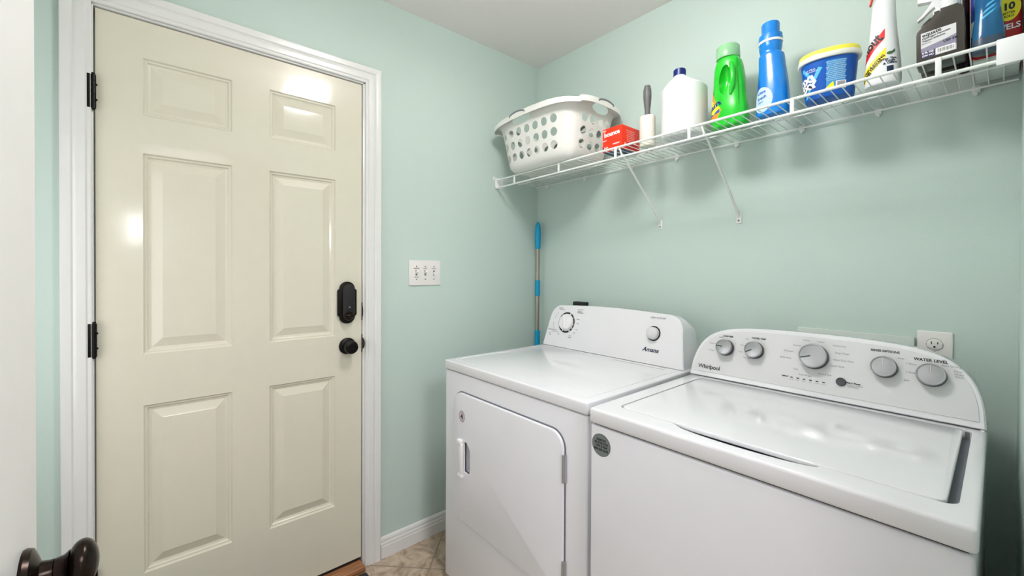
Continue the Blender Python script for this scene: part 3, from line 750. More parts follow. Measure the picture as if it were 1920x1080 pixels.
ring(b, 1.124, 0.0335, 0.0108, 0.0114, 20, 150, MTW @ T(1.124, 0, 0.0335) @ RY(35) @ Matrix.Diagonal((1, 1, 0.45, 1)) @ T(-1.124, 0, -0.0335), 0.0007, 24)
finish('logo_lettering', b, mInk, wcon, smooth=0)
words(wcon, mInk, MTW, [('LOAD SIZE', 1.172, 0.1450, 0.0065), ('WATER TEMP', 1.266, 0.1490, 0.0068), ('RINSE OPTIONS', 1.573, 0.1545, 0.0082), ('WATER LEVEL', 1.660, 0.1440, 0.0098), ('DISPLAY', 1.350, 0.0460, 0.0048), ('Start / Pause', 1.512, 0.0560, 0.0060)], align='CENTER', offset=0.00025)
words(wcon, mInkG, MTW, [(a, x, z-0.0125, 0.0064) for a, x, z in (('Small', 1.150, .152), ('Medium', 1.124, .128), ('X-Large', 1.122, .104), ('Hot', 1.232, .156), ('Warm', 1.222, .134), ('Cool', 1.216, .112), ('Tap Cold', 1.238, .095), ('Normal', 1.372, .155), ('Delicates', 1.352, .135), ('Bulky Items', 1.346, .114), ('Soak', 1.375, .084), ('Drain & Spin', 1.400, .070), ('Colors', 1.430, .173), ('Whites', 1.395, .173), ('Heavy Duty', 1.475, .167), ('Deep Water', 1.482, .147), ('Heavy Duty Wash', 1.486, .127), ('Quick Wash', 1.474, .109), ('Rinse & Spin', 1.447, .081), ('Auto', 1.605, .153), ('1 Rinse', 1.625, .142), ('2 Rinses', 1.626, .120), ('Spin', 1.618, .099), ('Auto Sensing', 1.696, .148), ('Deep', 1.708, .137), ('Water', 1.710, .130), ('Wash', 1.710, .124), ('Hold to cancel', 1.514, .063), ('and drain', 1.512, .058))], align='CENTER')
words(wcon, mInkG, MTW, [(a, 1.3665+i*0.01585, 0.0395, 0.0038) for i, a in enumerate(('Sensing', 'Wash', 'Rinse', 'Spin', 'Done', 'Lid Lock'))], align='CENTER')
# deck side wings behind the console
b = bmesh.new(); prism(b, [(-0.285, 0.90), (-0.135, 0.90), (-0.135, 0.925), (-0.24, 0.925)], 0, 0.006, M=MW @ T(1.752, 0, 0) @ RZ(90)); wfin('console_end_cap', b, mPlast)
# round grey sticker on the front
MFW = MW @ T(1.0965, WYF+0.0028, 0.8145)
b = bmesh.new(); disc(b, 0, 0, 0.0290, MFW, 0.0002, 40); st = wfin('round_sticker', b, mStick, smooth=0, label='grey metallic round sticker')
b = bmesh.new(); ring(b, 0, 0, 0.0283, 0.0292, 0, 360, MFW, 0.0004, 40)
for s_, z, q in (('REMOVE', 0.0125, 0.0078), ('PROTECTIVE', 0.0045, 0.0074), ('TAPE & FILM', -0.0035, 0.0070), ('800-555-2525', -0.0125, 0.0080)): add_text(b, s_, 0, z, q, MFW, 0.0005, align='CENTER', offset=0.0003)
finish('sticker_print', b, mDark, st, smooth=0)
# ------------------------------------------------------------------ wire shelf
SHF, SHB = -0.305, -0.008
def zt(x): return 1.748 + 0.0155*x
sh = thing('wire_shelf', 'long white wire shelf mounted high on the back wall', 'shelf', (0.9, -0.15, 1.755))
MSH = T(-0.9, 0.15, -1.755)
def sfin(name, b, m=mWire, **k): return finish(name, b, m, sh, **k)
xs0, xs1 = 0.006, XR-0.006
b = bmesh.new(); tube(b, [(xs0, SHF, zt(xs0)), (xs1, SHF, zt(xs1))], 0.0042, 10, MSH); sfin('front_rail', b)
b = bmesh.new(); tube(b, [(xs0, SHF-0.003, zt(xs0)-0.042), (xs1, SHF-0.003, zt(xs1)-0.042)], 0.0042, 10, MSH); sfin('lower_rail', b)
b = bmesh.new(); tube(b, [(xs0, SHB-0.004, zt(xs0)-0.004), (xs1, SHB-0.004, zt(xs1)-0.004)], 0.0032, 8, MSH); sfin('back_rail', b)
b = bmesh.new(); tube(b, [(xs0, -0.155, zt(xs0)-0.0045), (xs1, -0.155, zt(xs1)-0.0045)], 0.0025, 8, MSH); sfin('middle_rail', b)
b = bmesh.new(); x = 0.018
while x < xs1-0.01:
    tube(b, [(x, SHF-0.002, zt(x)+0.0022), (x, SHB, zt(x)+0.0015)], 0.0016, 6, MSH); x += 0.0262
sfin('deck_wires', b)
for x in (0.15, 0.456, 0.763, 1.066, 1.373, 1.672):
    b = bmesh.new(); box(b, x-0.0055, x+0.0055, SHF-0.007, SHF-0.001, zt(x)-0.043, zt(x)+0.003, 0.002, M=MSH); sfin('rail_tie', b)
for x in (0.785, 1.113):
    b = bmesh.new()
    tube(b, [(x, SHF, zt(x)-0.036), (x, SHF+0.012, zt(x)-0.030), (x, -0.010, 1.492), (x, -0.004, 1.480)], [0.003, 0.0035, 0.0055, 0.0055], 10, MSH)
    box(b, x-0.010, x+0.010, -0.004, 0.0, 1.452, 1.492, 0.002, M=MSH)
    tube(b, [(x-0.006, SHF, zt(x)-0.006), (x, SHF+0.010, zt(x)-0.034)], 0.0035, 8, MSH)
    br = sfin('support_brace', b)
    b = bmesh.new(); lathe(b, [(0.0035, 0), (0.0035, 0.002), (0, 0.003)], 12, MSH @ T(x, -0.004, 1.463) @ RX(90)); finish('screw', b, mGasket, br)
for x in (0.09, 0.36, 0.64, 0.862, 1.105, 1.318, 1.52, 1.724):
    b = bmesh.new(); box(b, x-0.008, x+0.008, -0.012, 0.0, zt(x)-0.016, zt(x)+0.004, 0.002, M=MSH); box(b, x-0.004, x+0.004, -0.016, -0.002, zt(x)-0.022, zt(x)-0.012, 0.002, M=MSH); sfin('wall_clip', b)
b = bmesh.new(); box(b, 0.0, 0.004, -0.317, -0.262, 1.703, 1.762, 0.001, M=MSH); box(b, 0.0, 0.016, -0.317, -0.300, 1.705, 1.712, 0.001, M=MSH); sfin('end_bracket', b, mPlast)
b = bmesh.new(); box(b, 0.0, 0.004, -0.330, -0.317, 1.746, 1.766, 0.001, M=MSH); sfin('bracket_tab', b, mPlast)
b = bmesh.new(); box(b, 1.762, XR, -0.3175, -0.311, 1.722, 1.778, 0.002, M=MSH); box(b, XR-0.003, XR, -0.3175, -0.24, 1.722, 1.778, 0.001, M=MSH); sfin('end_bracket', b, mPlast)

# ------------------------------------------------------------------ laundry basket
def zs(x): return zt(x) + 0.0040
BX, BY = 0.335, -0.205
bk = thing('laundry_basket', 'white plastic laundry basket with round holes on the wire shelf', 'laundry basket', (BX, BY, zs(BX)+0.0006)); bk.rotation_euler = (0, -0.0155, 0)
bb = bmesh.new()
n = 96; keys = [(0.0, 0.172, 0.102), (0.002, 0.188, 0.118), (0.012, 0.206, 0.136), (0.028, 0.218, 0.146), (0.06, 0.225, 0.150), (0.12, 0.236, 0.158), (0.18, 0.248, 0.167), (0.212, 0.256, 0.173), (0.222, 0.260, 0.176)]
def lift(x, y, rx, ry):
    return 0.020*math.exp(-(x/0.16)**2) + 0.012*math.exp(-(y/0.09)**2)*(abs(x) > rx*0.8)
rings = []; E_ = 6
keys2 = keys + [(0.232, 0.266, 0.180), (0.238, 0.284, 0.192), (0.234, 0.292, 0.199), (0.214, 0.293, 0.200)]
for k, (z, rx, ry) in enumerate(keys2):
    r_ = []
    for x, y in sell(rx, ry, 5.0, n):
        f = (z/0.235)**3
        # rim arches up at the middle of every side
        ax = max(0, 1-(x/(rx*0.92))**2)*0.022 if abs(y) > ry*0.72 else max(0, 1-(y/(ry*0.92))**2)*0.022
        r_.append(bb.verts.new((x, y, z + f*ax)))
    rings.append(r_)
for a, c in zip(rings, rings[1:]):
    for i in range(n): bb.faces.new((a[i], a[(i+1) % n], c[(i+1) % n], c[i]))
bb.faces.new(rings[0][::-1])
basket = finish('basket_body', bb, mBask, bk, smooth=40)
md = basket.modifiers.new('s', 'SOLIDIFY'); md.thickness = 0.0028; md.offset = 1
bpy.context.view_layer.update()
me = bpy.data.meshes.new_from_object(basket.evaluated_get(bpy.context.evaluated_depsgraph_get())); basket.modifiers.clear(); basket.data = me
cb = bmesh.new()
cols = [0.148+0.054*i - BX for i in range(7)]
zr = (0.180, 0.124, 0.068)
for j, z in enumerate(zr):
    for i, x in enumerate(cols):
        for sy in (-1, 1):
            lathe(cb, [(0, 0), (0.0190, 0), (0.0190, 0.09), (0, 0.09)], 20, T(x*(0.93+0.14*(z/0.2)), sy*0.11, z) @ RX(90 if sy < 0 else -90))
cut = finish('cut', cb, mBask, bk, smooth=0); bpy.context.view_layer.update(); boolean(basket, cut)
cb = bmesh.new()
for z in zr:
    for y in (-0.068, -0.014, 0.040, 0.094):
        for sx in (-1, 1):
            lathe(cb, [(0, 0), (0.0195, 0), (0.0195, 0.095), (0, 0.095)], 20, T(sx*0.17, y, z) @ RY(90*sx))
cut = finish('cut', cb, mBask, bk, smooth=0); bpy.context.view_layer.update(); boolean(basket, cut)
print('BASKET', len(basket.data.polygons))
cb = bmesh.new()
for M_ in (T(-0.055, -0.10, 0.232) @ RX(90), T(0.055, 0.10, 0.232) @ RX(-90)): lathe(cb, [(0, 0), (1, 0), (1, 0.084), (0, 0.084)], 32, M_ @ Matrix.Diagonal((0.064, 0.022, 1, 1)))
for s_ in (1, -1): lathe(cb, [(0, 0), (1, 0), (1, 0.10), (0, 0.10)], 32, T(0.17*s_, 0.025*s_, 0.233) @ RY(90*s_) @ Matrix.Diagonal((0.022, 0.056, 1, 1)))
cut = finish('cut', cb, mBask, bk); bpy.context.view_layer.update(); boolean(basket, cut)
print('BASKET', len(basket.data.polygons))
for p in basket.data.polygons: p.use_smooth = True
basket.data.set_sharp_from_angle(angle=R(40))
def grip(M_):
    b = bmesh.new(); tube(b, [(x, -0.0065, 0.010*(1-(x/0.052)**2)) for x in [-0.050+0.01*i for i in range(11)]], 0.0042, 8, M_)
    for x in (-0.052, 0.052): lathe(b, [(0, -0.004), (0.0045, -0.003), (0.0045, 0.003), (0, 0.004)], 8, M_ @ T(x, -0.006, -0.003) @ RX(90))
    finish('handle_grip', b, mGrip, bk, label='grey rubber grip')
grip(T(-0.055, -0.194, 0.249)); grip(T(0.055, 0.194, 0.249) @ RZ(180)); grip(T(0.287, 0.02, 0.250) @ RZ(90)); grip(T(-0.287, -0.02, 0.250) @ RZ(-90))

# ------------------------------------------------------------------ things on the shelf
def onshelf(name, label, cat, x, y, rz=0, group=None):
    o = thing(name, label, cat, (x, y, zs(x)+0.0006), rz, group)
    o.rotation_euler = (0, -0.0155, R(rz))      # the shelf rises slightly towards its right end
    return o
FR = lambda x=0, z=0: T(x, 0, z)       # artwork plane facing -y
def ART(ang, z=0): return RZ(ang) @ T(0, 0, z)   # artwork pressed from a direction turned by ang degrees

# dryer sheet box
bx = onshelf('dryer_sheet_box', 'small red-orange dryer sheet box beside the basket', 'box', 0.7195, -0.207, -1)
b = bmesh.new(); box(b, -0.048, 0.048, -0.062, 0.062, 0.0, 0.098, 0.0008); cbx = finish('carton', b, mRed, bx)
b = bmesh.new(); box(b, -0.047, 0.047, -0.061, 0.061, -0.0004, 0.0003); finish('base_print', b, mat('box_base_print', (70, 92, 120), 0.5), cbx, smooth=0)
b = bmesh.new(); M_ = T(0, -0.062, 0)
add_text(b, 'bounce', -0.001, 0.072, 0.026, M_, 0.0006, align='CENTER', offset=0.0009, sx=1.0, rot=2)
add_text(b, 'outdoor', 0.020, 0.028, 0.010, M_, 0.0006, align='CENTER', offset=0.0003); add_text(b, 'fresh', -0.030, 0.018, 0.010, M_, 0.0006, align='CENTER', offset=0.0003)
poly(b, [(-0.046, 0.046), (-0.028, 0.048), (-0.028, 0.050), (-0.046, 0.049)], M_); disc(b, -0.040, 0.012, 0.003, M_, 0.0008)
for zz in (0.086, 0.090): poly(b, [(-0.046, zz), (-0.030, zz+0.001), (-0.030, zz+0.0025), (-0.046, zz+0.002)], M_)
for i in range(7): add_text(b, 'dryer sheets keep clothes soft'[:26-2*(i % 3)], -0.002+0.0, 0.080-0.0075*i, 0.0055, T(0.048, 0, 0) @ RZ(90), 0.0006, align='CENTER')
add_text(b, '34', -0.040, 0.022, 0.014, T(0.048, 0, 0) @ RZ(90), 0.0006, align='CENTER', offset=0.0004)
finish('carton_print', b, mWhiteInk, cbx, smooth=0)
b = bmesh.new(); poly(b, [(-0.048, 0.0), (-0.048, 0.026), (-0.034, 0.014), (-0.028, 0.0)], M_, 0.0004); finish('corner_print', b, mRed2, cbx, smooth=0)
b = bmesh.new(); poly(b, [(-0.030, 0.006), (0.045, 0.006), (0.045, 0.030), (-0.030, 0.030)], T(0.048, 0, 0) @ RZ(90), 0.0003); finish('side_print', b, mRed2, cbx, smooth=0)

# lint roller
lr = onshelf('lint_roller', 'lint roller standing upright with a dark grey handle', 'lint roller', 0.843, -0.205)
b = bmesh.new(); lathe(b, [(0, 0), (0.029, 0), (0.030, 0.002), (0.030, 0.118), (0.028, 0.120), (0, 0.120)], 32); finish('sticky_roll', b, mPaper, lr)
b = bmesh.new(); lathe(b, [(0.020, 0.119), (0.018, 0.124), (0.0105, 0.132), (0.0105, 0.146), (0.0135, 0.170), (0.0160, 0.200), (0.0155, 0.225), (0.0110, 0.244), (0.0, 0.249)], 24); finish('handle', b, mGreyH, lr)
# bleach jug
jg = onshelf('bleach_jug', 'large white plastic jug with a navy cap', 'jug', 0.986, -0.185)
b = bmesh.new(); loft(b, smooth_secs([(0.0, 0.068, 0.068, 2.6), (0.004, 0.075, 0.075, 2.6), (0.02, 0.0785, 0.0785, 2.4), (0.10, 0.0785, 0.0785, 2.3), (0.174, 0.0785, 0.0785, 2.3), (0.183, 0.0775, 0.0775, 2.3), (0.187, 0.074, 0.074, 2.3), (0.195, 0.069, 0.069, 2.2, -0.003, 0), (0.217, 0.046, 0.048, 2.1, -0.012, 0), (0.234, 0.028, 0.028, 2.0, -0.0165, 0), (0.242, 0.021, 0.021, 2.0, -0.0175, 0), (0.250, 0.020, 0.020, 2, -0.0175, 0)]), 48)
finish('jug_body', b, mJug, jg, smooth=50)
b = bmesh.new()
lathe(b, [(0, 0.243), (0.0215, 0.243), (0.0215, 0.246), (0.0210, 0.267), (0.019, 0.2685), (0, 0.2685)], 30, T(-0.0175, 0, 0))
for i in range(30): a = 2*math.pi*i/30; box(b, -0.0006, 0.0006, -0.0223, -0.020, 0.245, 0.265, M=T(-0.0175, 0, 0) @ RZ(math.degrees(a)))
finish('cap', b, mCapN, jg)
b = bmesh.new(); poly(b, [(-0.003, 0), (0.002, 0.001), (0.004, -0.010), (0.001, -0.010)], FR(0.004, 0.226)); decal('neck_mark', b, mPaleB, jg, [o for o in jg.children if o.name.startswith('jug_body')][0], RZ(18))

# green detergent bottle
gb = onshelf('detergent_bottle', 'bright green detergent bottle with a pale green cap', 'detergent bottle', 1.147, -0.172)
b = bmesh.new(); loft(b, smooth_secs([(0.0, 0.048, 0.030, 2.6), (0.004, 0.055, 0.037, 2.6), (0.02, 0.058, 0.040, 2.6), (0.06, 0.058, 0.040, 2.6), (0.10, 0.054, 0.038, 2.6, -0.001, 0), (0.15, 0.051, 0.037, 2.6, -0.001, 0), (0.20, 0.047, 0.036, 2.4, -0.003, 0), (0.232, 0.042, 0.034, 2.3, -0.004, 0), (0.246, 0.036, 0.032, 2.1, -0.005, 0), (0.255, 0.034, 0.031, 2.0, -0.006, 0)]), 56)
gbody = finish('bottle_body', b, mGreen, gb, smooth=50)
cb = bmesh.new(); bmesh.ops.create_uvsphere(cb, u_segments=32, v_segments=24, radius=1, matrix=T(-0.004, -0.041, 0.168) @ RY(5) @ Matrix.Diagonal((0.0185, 0.030, 0.052, 1)))
cut = finish('cut', cb, mGreen, gb, smooth=0); bpy.context.view_layer.update(); boolean(gbody, cut)
for p in gbody.data.polygons: p.use_smooth = True
gbody.data.set_sharp_from_angle(angle=R(50))
b = bmesh.new(); tube(b, [(0.014, -0.030, 0.222), (0.0215, -0.037, 0.205), (0.024, -0.039, 0.17), (0.022, -0.040, 0.135), (0.016, -0.039, 0.108)], [0.006, 0.0085, 0.009, 0.0085, 0.004], 14); finish('handle', b, mGreen, gb)
b = bmesh.new(); tube(b, [(0.040, -0.0325, 0.03), (0.040, -0.032, 0.10), (0.037, -0.031, 0.17), (0.034, -0.029, 0.235)], 0.0008, 5); finish('mould_seam', b, mat('dark_green', (14, 92, 30), 0.4), gb)
b = bmesh.new(); lathe(b, [(0, 0.250), (0.0365, 0.250), (0.0375, 0.254), (0.0360, 0.292), (0.0330, 0.296), (0, 0.296)], 40, T(-0.006, 0, 0)); finish('cap', b, mGCap, gb)
b = bmesh.new(); lathe(b, [(0, 0.250), (0.018, 0.250), (0.018, 0.282), (0, 0.282)], 24, T(-0.006, 0, 0) @ T(0, 0, 0.0)); finish('spout', b, mat('mid_green', (84, 170, 96), 0.4), gb)
def gl(nm, pts, m, lf): b = bmesh.new(); poly(b, pts); decal(nm, b, m, gb, gbody, ART(-62), lift=lf)
gl('label_field', [(-0.034, 0.030), (0.020, 0.030), (0.029, 0.062), (0.016, 0.092), (-0.004, 0.140), (-0.030, 0.150)], mOrange, 0.0006)
gl('label_sweep', [(-0.030, 0.040), (0.026, 0.055), (0.024, 0.074), (-0.030, 0.110)], mBlueD, 0.0009)
gl('label_yellow', [(-0.020, 0.064), (0.010, 0.052), (0.027, 0.071), (0.012, 0.092), (-0.008, 0.112)], mYelI, 0.0012)
b = bmesh.new(); add_text(b, 'Gain', 0.002, 0.078, 0.028, shear=0.2, offset=0.001, align='CENTER', rot=30); decal('label_lettering', b, mCapN, gb, gbody, ART(-62), lift=0.0015)

gb.scale = (1.02, 1.02, 0.975)

# blue fabric softener bottle
sb = onshelf('fabric_softener_bottle', 'tall blue fabric softener bottle with a stepped blue cap', 'softener bottle', 1.283, -0.178)
b = bmesh.new(); loft(b, smooth_secs([(0.0, 0.040, 0.028, 2.5), (0.004, 0.046, 0.034, 2.5), (0.02, 0.0485, 0.036, 2.5), (0.06, 0.0465, 0.036, 2.4), (0.12, 0.042, 0.034, 2.3), (0.17, 0.038, 0.032, 2.2, -0.002, 0), (0.206, 0.0360, 0.031, 2.1, -0.004, 0), (0.214, 0.0310, 0.029, 2, -0.006, 0), (0.222, 0.0305, 0.029, 2, -0.006, 0), (0.234, 0.0325, 0.031, 2, -0.006, 0), (0.250, 0.0330, 0.032, 2, -0.006, 0)]), 48)
sbody = finish('bottle_body', b, mBlue, sb, smooth=50)
b = bmesh.new(); lathe(b, [(0.030, 0.248), (0.0345, 0.249), (0.0350, 0.256), (0.030, 0.258)], 40, T(-0.006, 0, 0)); finish('white_ring', b, mPlast, sb)
b = bmesh.new(); lathe(b, [(0, 0.257), (0.0345, 0.257), (0.0340, 0.268), (0.0330, 0.277), (0.0265, 0.281), (0.0255, 0.284), (0.0260, 0.314), (0.0245, 0.3185), (0.0225, 0.3185), (0.0215, 0.314), (0, 0.314)], 40, T(-0.006, 0, 0))
finish('cap', b, mBlue, sb)
b = bmesh.new(); disc(b, -0.004, 0.055, 0.030, rz=0.043); decal('label_oval', b, mPaleB, sb, sbody, ART(-28), lift=0.0006)
b = bmesh.new(); poly(b, [(-0.036, 0.085), (-0.012, 0.085), (-0.002, 0.104), (-0.012, 0.135), (-0.036, 0.150)]); decal('label_swirl', b, mBlueD, sb, sbody, ART(-40), lift=0.0005)
b = bmesh.new(); add_text(b, 'Ultra', -0.006, 0.080, 0.013, shear=0.2, align='CENTER', rot=12, offset=0.0004); add_text(b, 'fresh', -0.004, 0.062, 0.014, shear=0.2, align='CENTER', rot=12, offset=0.0004); add_text(b, 'clean', -0.008, 0.048, 0.010, align='CENTER', rot=12); decal('label_lettering', b, mBlueD, sb, sbody, ART(-28), lift=0.0010)
b = bmesh.new(); poly(b, [(-0.030, 0.092), (-0.022, 0.094), (-0.020, 0.140), (-0.026, 0.138)]); decal('label_yellow', b, mYelI, sb, sbody, ART(-50), lift=0.0009)

sb.scale = (1.01, 1.0, 0.960)

# stain remover tub
tb = onshelf('stain_remover_tub', 'oval blue tub of stain remover powder with a yellow lid', 'tub', 1.435, -0.190, 14)
b = bmesh.new(); loft(b, [(0.0, 0.052, 0.040, 2.4), (0.003, 0.059, 0.046, 2.4), (0.010, 0.061, 0.048, 2.4), (0.142, 0.071, 0.056, 2.4)], 56); tbody = finish('tub_body', b, mBlueD, tb, smooth=40)
b = bmesh.new(); loft(b, [(0.134, 0.071, 0.056, 2.4), (0.134, 0.0765, 0.0615, 2.4), (0.139, 0.079, 0.064, 2.4), (0.150, 0.077, 0.062, 2.4), (0.151, 0.074, 0.059, 2.4)], 56); finish('rim', b, mat('ivory_rim', (232, 234, 222), 0.35), tb, smooth=40)
b = bmesh.new(); loft(b, [(0.149, 0.0760, 0.0610, 2.4), (0.163, 0.0755, 0.0605, 2.4), (0.1665, 0.073, 0.058, 2.4), (0.1665, 0.066, 0.051, 2.4), (0.163, 0.064, 0.049, 2.4)], 56); finish('lid', b, mYel, tb, smooth=40)
def tl(nm, pts, m, ang, lf): b = bmesh.new(); poly(b, pts); decal(nm, b, m, tb, tbody, ART(ang), lift=lf)
tl('text_panel', [(-0.022, 0.030), (0.022, 0.030), (0.024, 0.120), (-0.022, 0.122)], mBlueL, 16, 0.0004)
tl('blue_ray', [(-0.048, 0.010), (-0.040, 0.010), (0.004, 0.105), (-0.006, 0.110)], mCyan, -22, 0.0004)
tl('blue_ray', [(-0.012, 0.062), (-0.004, 0.066), (-0.040, 0.120), (-0.046, 0.112)], mCyan, -30, 0.0006)
tl('yellow_triangle', [(-0.004, 0.020), (0.026, 0.022), (0.024, 0.050)], mYelI, -18, 0.0007)
tl('barcode_field', [(0.000, 0.022), (0.025, 0.022), (0.025, 0.048), (0.000, 0.048)], mWhiteInk, 16, 0.0008)
b = bmesh.new()
for i in range(9): poly(b, [(0.003, 0.025+i*0.0024), (0.022, 0.025+i*0.0024), (0.022, 0.0262+i*0.0024), (0.003, 0.0262+i*0.0024)])
decal('barcode', b, mPurpD, tb, tbody, ART(16), lift=0.0011)
b = bmesh.new()
for i in range(11): add_text(b, ('stain remover powder use', 'in every wash load with', 'your usual detergent')[i % 3], 0.001, 0.117-i*0.0062, 0.0046, align='CENTER')
add_text(b, 'NET WT 3 LB', -0.008, 0.030, 0.005, align='CENTER'); decal('back_print', b, mWhiteInk, tb, tbody, ART(16), lift=0.0009)
b = bmesh.new(); add_text(b, 'OXI', -0.002, 0.070, 0.030, align='CENTER', offset=0.002, rot=14); add_text(b, 'OXY', 0.000, 0.046, 0.026, align='CENTER', offset=0.002, rot=14); add_text(b, 'ULTRA', 0.016, 0.106, 0.008, align='CENTER'); add_text(b, 'LAUNDRY', 0.018, 0.099, 0.006, align='CENTER')
decal('logo_lettering', b, mWhiteInk, tb, tbody, ART(-62), lift=0.0010)
b = bmesh.new(); poly(b, [(-0.024, 0.036), (0.024, 0.040), (0.020, 0.062), (-0.024, 0.058)]); decal('logo_shadow', b, mNavy, tb, tbody, ART(-62), lift=0.0007)

tb.scale = (0.97, 0.95, 0.83)

# stain remover trigger spray
ss = onshelf('stain_remover_spray', 'white spray bottle with red trigger and yellow stripe', 'spray bottle', 1.557, -0.200)
b = bmesh.new(); loft(b, smooth_secs([(0.0, 0.034, 0.024, 2.5), (0.004, 0.038, 0.028, 2.5), (0.03, 0.0385, 0.029, 2.5), (0.08, 0.035, 0.027, 2.4, 0.001, 0), (0.14, 0.029, 0.024, 2.3, 0.002, 0), (0.19, 0.0255, 0.022, 2.2, 0.003, 0), (0.222, 0.024, 0.020, 2.1, 0.004, 0), (0.234, 0.019, 0.017, 2.0, 0.004, 0), (0.246, 0.014, 0.014, 2, 0.004, 0)]), 44)
ssb = finish('bottle_body', b, mJug, ss, smooth=50)
b = bmesh.new(); lathe(b, [(0, 0.240), (0.016, 0.240), (0.016, 0.262), (0.012, 0.266), (0, 0.266)], 24, T(0.004, 0, 0)); finish('collar', b, mPlast, ss)
def sprayhead(par, M_, mt, mh):
    b = bmesh.new(); prism(b, [(-0.050, 0.020), (-0.050, 0.034), (-0.02, 0.040), (0.022, 0.038), (0.026, 0.020), (0.012, 0.0), (-0.010, 0.0), (-0.014, 0.018)], -0.010, 0.010, 0.003, 2, M_); h = finish('spray_head', b, mh, par)
    b = bmesh.new(); prism(b, [(-0.030, 0.020), (-0.020, 0.020), (-0.020, 0.004), (-0.027, -0.018), (-0.032, -0.034), (-0.036, -0.033), (-0.034, -0.016), (-0.029, 0.004)], -0.006, 0.006, 0.0015, 2, M_); finish('trigger', b, mt, par)
    b = bmesh.new(); lathe(b, [(0, 0), (0.008, 0), (0.008, 0.008), (0, 0.008)], 14, M_ @ T(-0.049, 0, 0.027) @ RY(-90)); finish('nozzle', b, mt, h)
sprayhead(ss, T(0.004, 0, 0.264) @ Matrix.Diagonal((0.85, 1, 1, 1)), mTrigR, mPlast)
def sl(nm, pts, m, ang, lf): b = bmesh.new(); poly(b, pts); decal(nm, b, m, ss, ssb, ART(ang), lift=lf)
sl('red_stripe', [(-0.035, 0.054), (0.0170, 0.120), (0.0170, 0.146), (0.0120, 0.140), (-0.035, 0.074)], mRedI, -22, 0.0005)
sl('yellow_stripe', [(-0.037, 0.012), (-0.028, 0.010), (0.0200, 0.068), (0.0200, 0.094), (-0.037, 0.036)], mYelI, -22, 0.0005)
b = bmesh.new(); add_text(b, 'Shout', -0.0155, 0.107, 0.036, offset=0.0012, shear=0.15, sx=0.75, align='CENTER', rot=42); decal('logo_lettering', b, mInk, ss, ssb, ART(-24), lift=0.0012)
b = bmesh.new(); add_text(b, 'TRIPLE-ACTING', -0.004, 0.054, 0.0085, offset=0.0004, align='CENTER', rot=44); add_text(b, 'STAIN REMOVER', -0.006, 0.044, 0.0075, offset=0.0003, align='CENTER', rot=44); add_text(b, 'STAINS', -0.020, 0.026, 0.009, align='CENTER', rot=44, offset=0.0004)
decal('stripe_lettering', b, mInk, ss, ssb, ART(-22), lift=0.0010)
b = bmesh.new()
for q, z in (('For Tips,', 0.062), ('Tricks', 0.056), ('& Offers', 0.050)): add_text(b, q, 0, z, 0.0075, align='CENTER', offset=0.0003)
poly(b, [(-0.007, 0.026), (0.006, 0.026), (0.006, 0.042), (-0.007, 0.042)]); decal('side_lettering', b, mNavy, ss, ssb, RZ(38) @ T(-0.001, 0, 0), lift=0.0008)
b = bmesh.new(); disc(b, -0.001, 0.077, 0.0060, rz=0.0045); poly(b, [(0.000, 0.078), (0.010, 0.087), (0.009, 0.078), (0.003, 0.074)]); decal('leaf_mark', b, mLeaf, ss, ssb, RZ(38), lift=0.0006)

# brown peroxide bottles
def brown_outline(w_, h_, neck, nw, off=0.0):
    p = [(-w_+0.004, 0), (w_-0.004, 0), (w_, 0.004), (w_, h_+0.006)]
    for i in range(1, 8):
        t = i/8; p.append((off+nw+(w_-off-nw)*math.cos(t*math.pi/2), h_+0.006+(neck-0.009-h_)*math.sin(t*math.pi/2)))
    p += [(off+nw, neck-0.004), (off+nw, neck), (off-nw, neck), (off-nw, neck-0.006)]
    p += [(off-nw-0.004, neck-0.012), (off-nw-0.014, neck-0.020), (-w_+0.018, h_+0.006), (-w_+0.006, h_-0.003), (-w_+0.001, h_-0.009), (-w_, h_-0.016), (-w_, 0.004)]
    return p
pb = onshelf('peroxide_bottle', 'dark brown peroxide bottle with ribbed white cap at the shelf front', 'bottle', 1.672, -0.245, 0)
b = bmesh.new(); prism(b, brown_outline(0.0415, 0.096, 0.130, 0.0155, 0.0165), -0.024, 0.024, 0.008, 4); pbb = finish('bottle_body', b, mBrown, pb, smooth=50)
b = bmesh.new(); lathe(b, [(0, 0.124), (0.0170, 0.124), (0.0170, 0.153), (0.0155, 0.155), (0, 0.155)], 40, T(0.0165, 0, 0))
for i in range(36): box(b, -0.0006, 0.0006, -0.0178, -0.0155, 0.125, 0.153, M=T(0.0165, 0, 0) @ RZ(i*10))
finish('cap', b, mPlast, pb)
MB_ = T(0, -0.0242, -0.005)
def pbl(nm, pts, m, w_): b = bmesh.new(); poly(b, pts, MB_, w_); return finish(nm, b, m, pb, smooth=0)
pbl('label', [(-0.033, 0.024), (0.0275, 0.026), (0.0275, 0.089), (-0.033, 0.087)], mLabel, 0.0003)
pbl('label_band', [(-0.033, 0.038), (-0.033, 0.049), (0.0, 0.056), (0.0275, 0.064), (0.0275, 0.040), (0.0, 0.040)], mPurple, 0.0005)
pbl('label_corner', [(-0.033, 0.024), (-0.008, 0.025), (-0.008, 0.041), (-0.033, 0.040)], mPurpD, 0.0007)
pbl('barcode_field', [(-0.007, 0.027), (0.025, 0.028), (0.025, 0.042), (-0.007, 0.041)], mWhiteInk, 0.0009)
b = bmesh.new()
add_text(b, 'equate', -0.031, 0.0800, 0.0125, MB_, 0.0008, offset=0.0002, rot=8, sx=1.0)
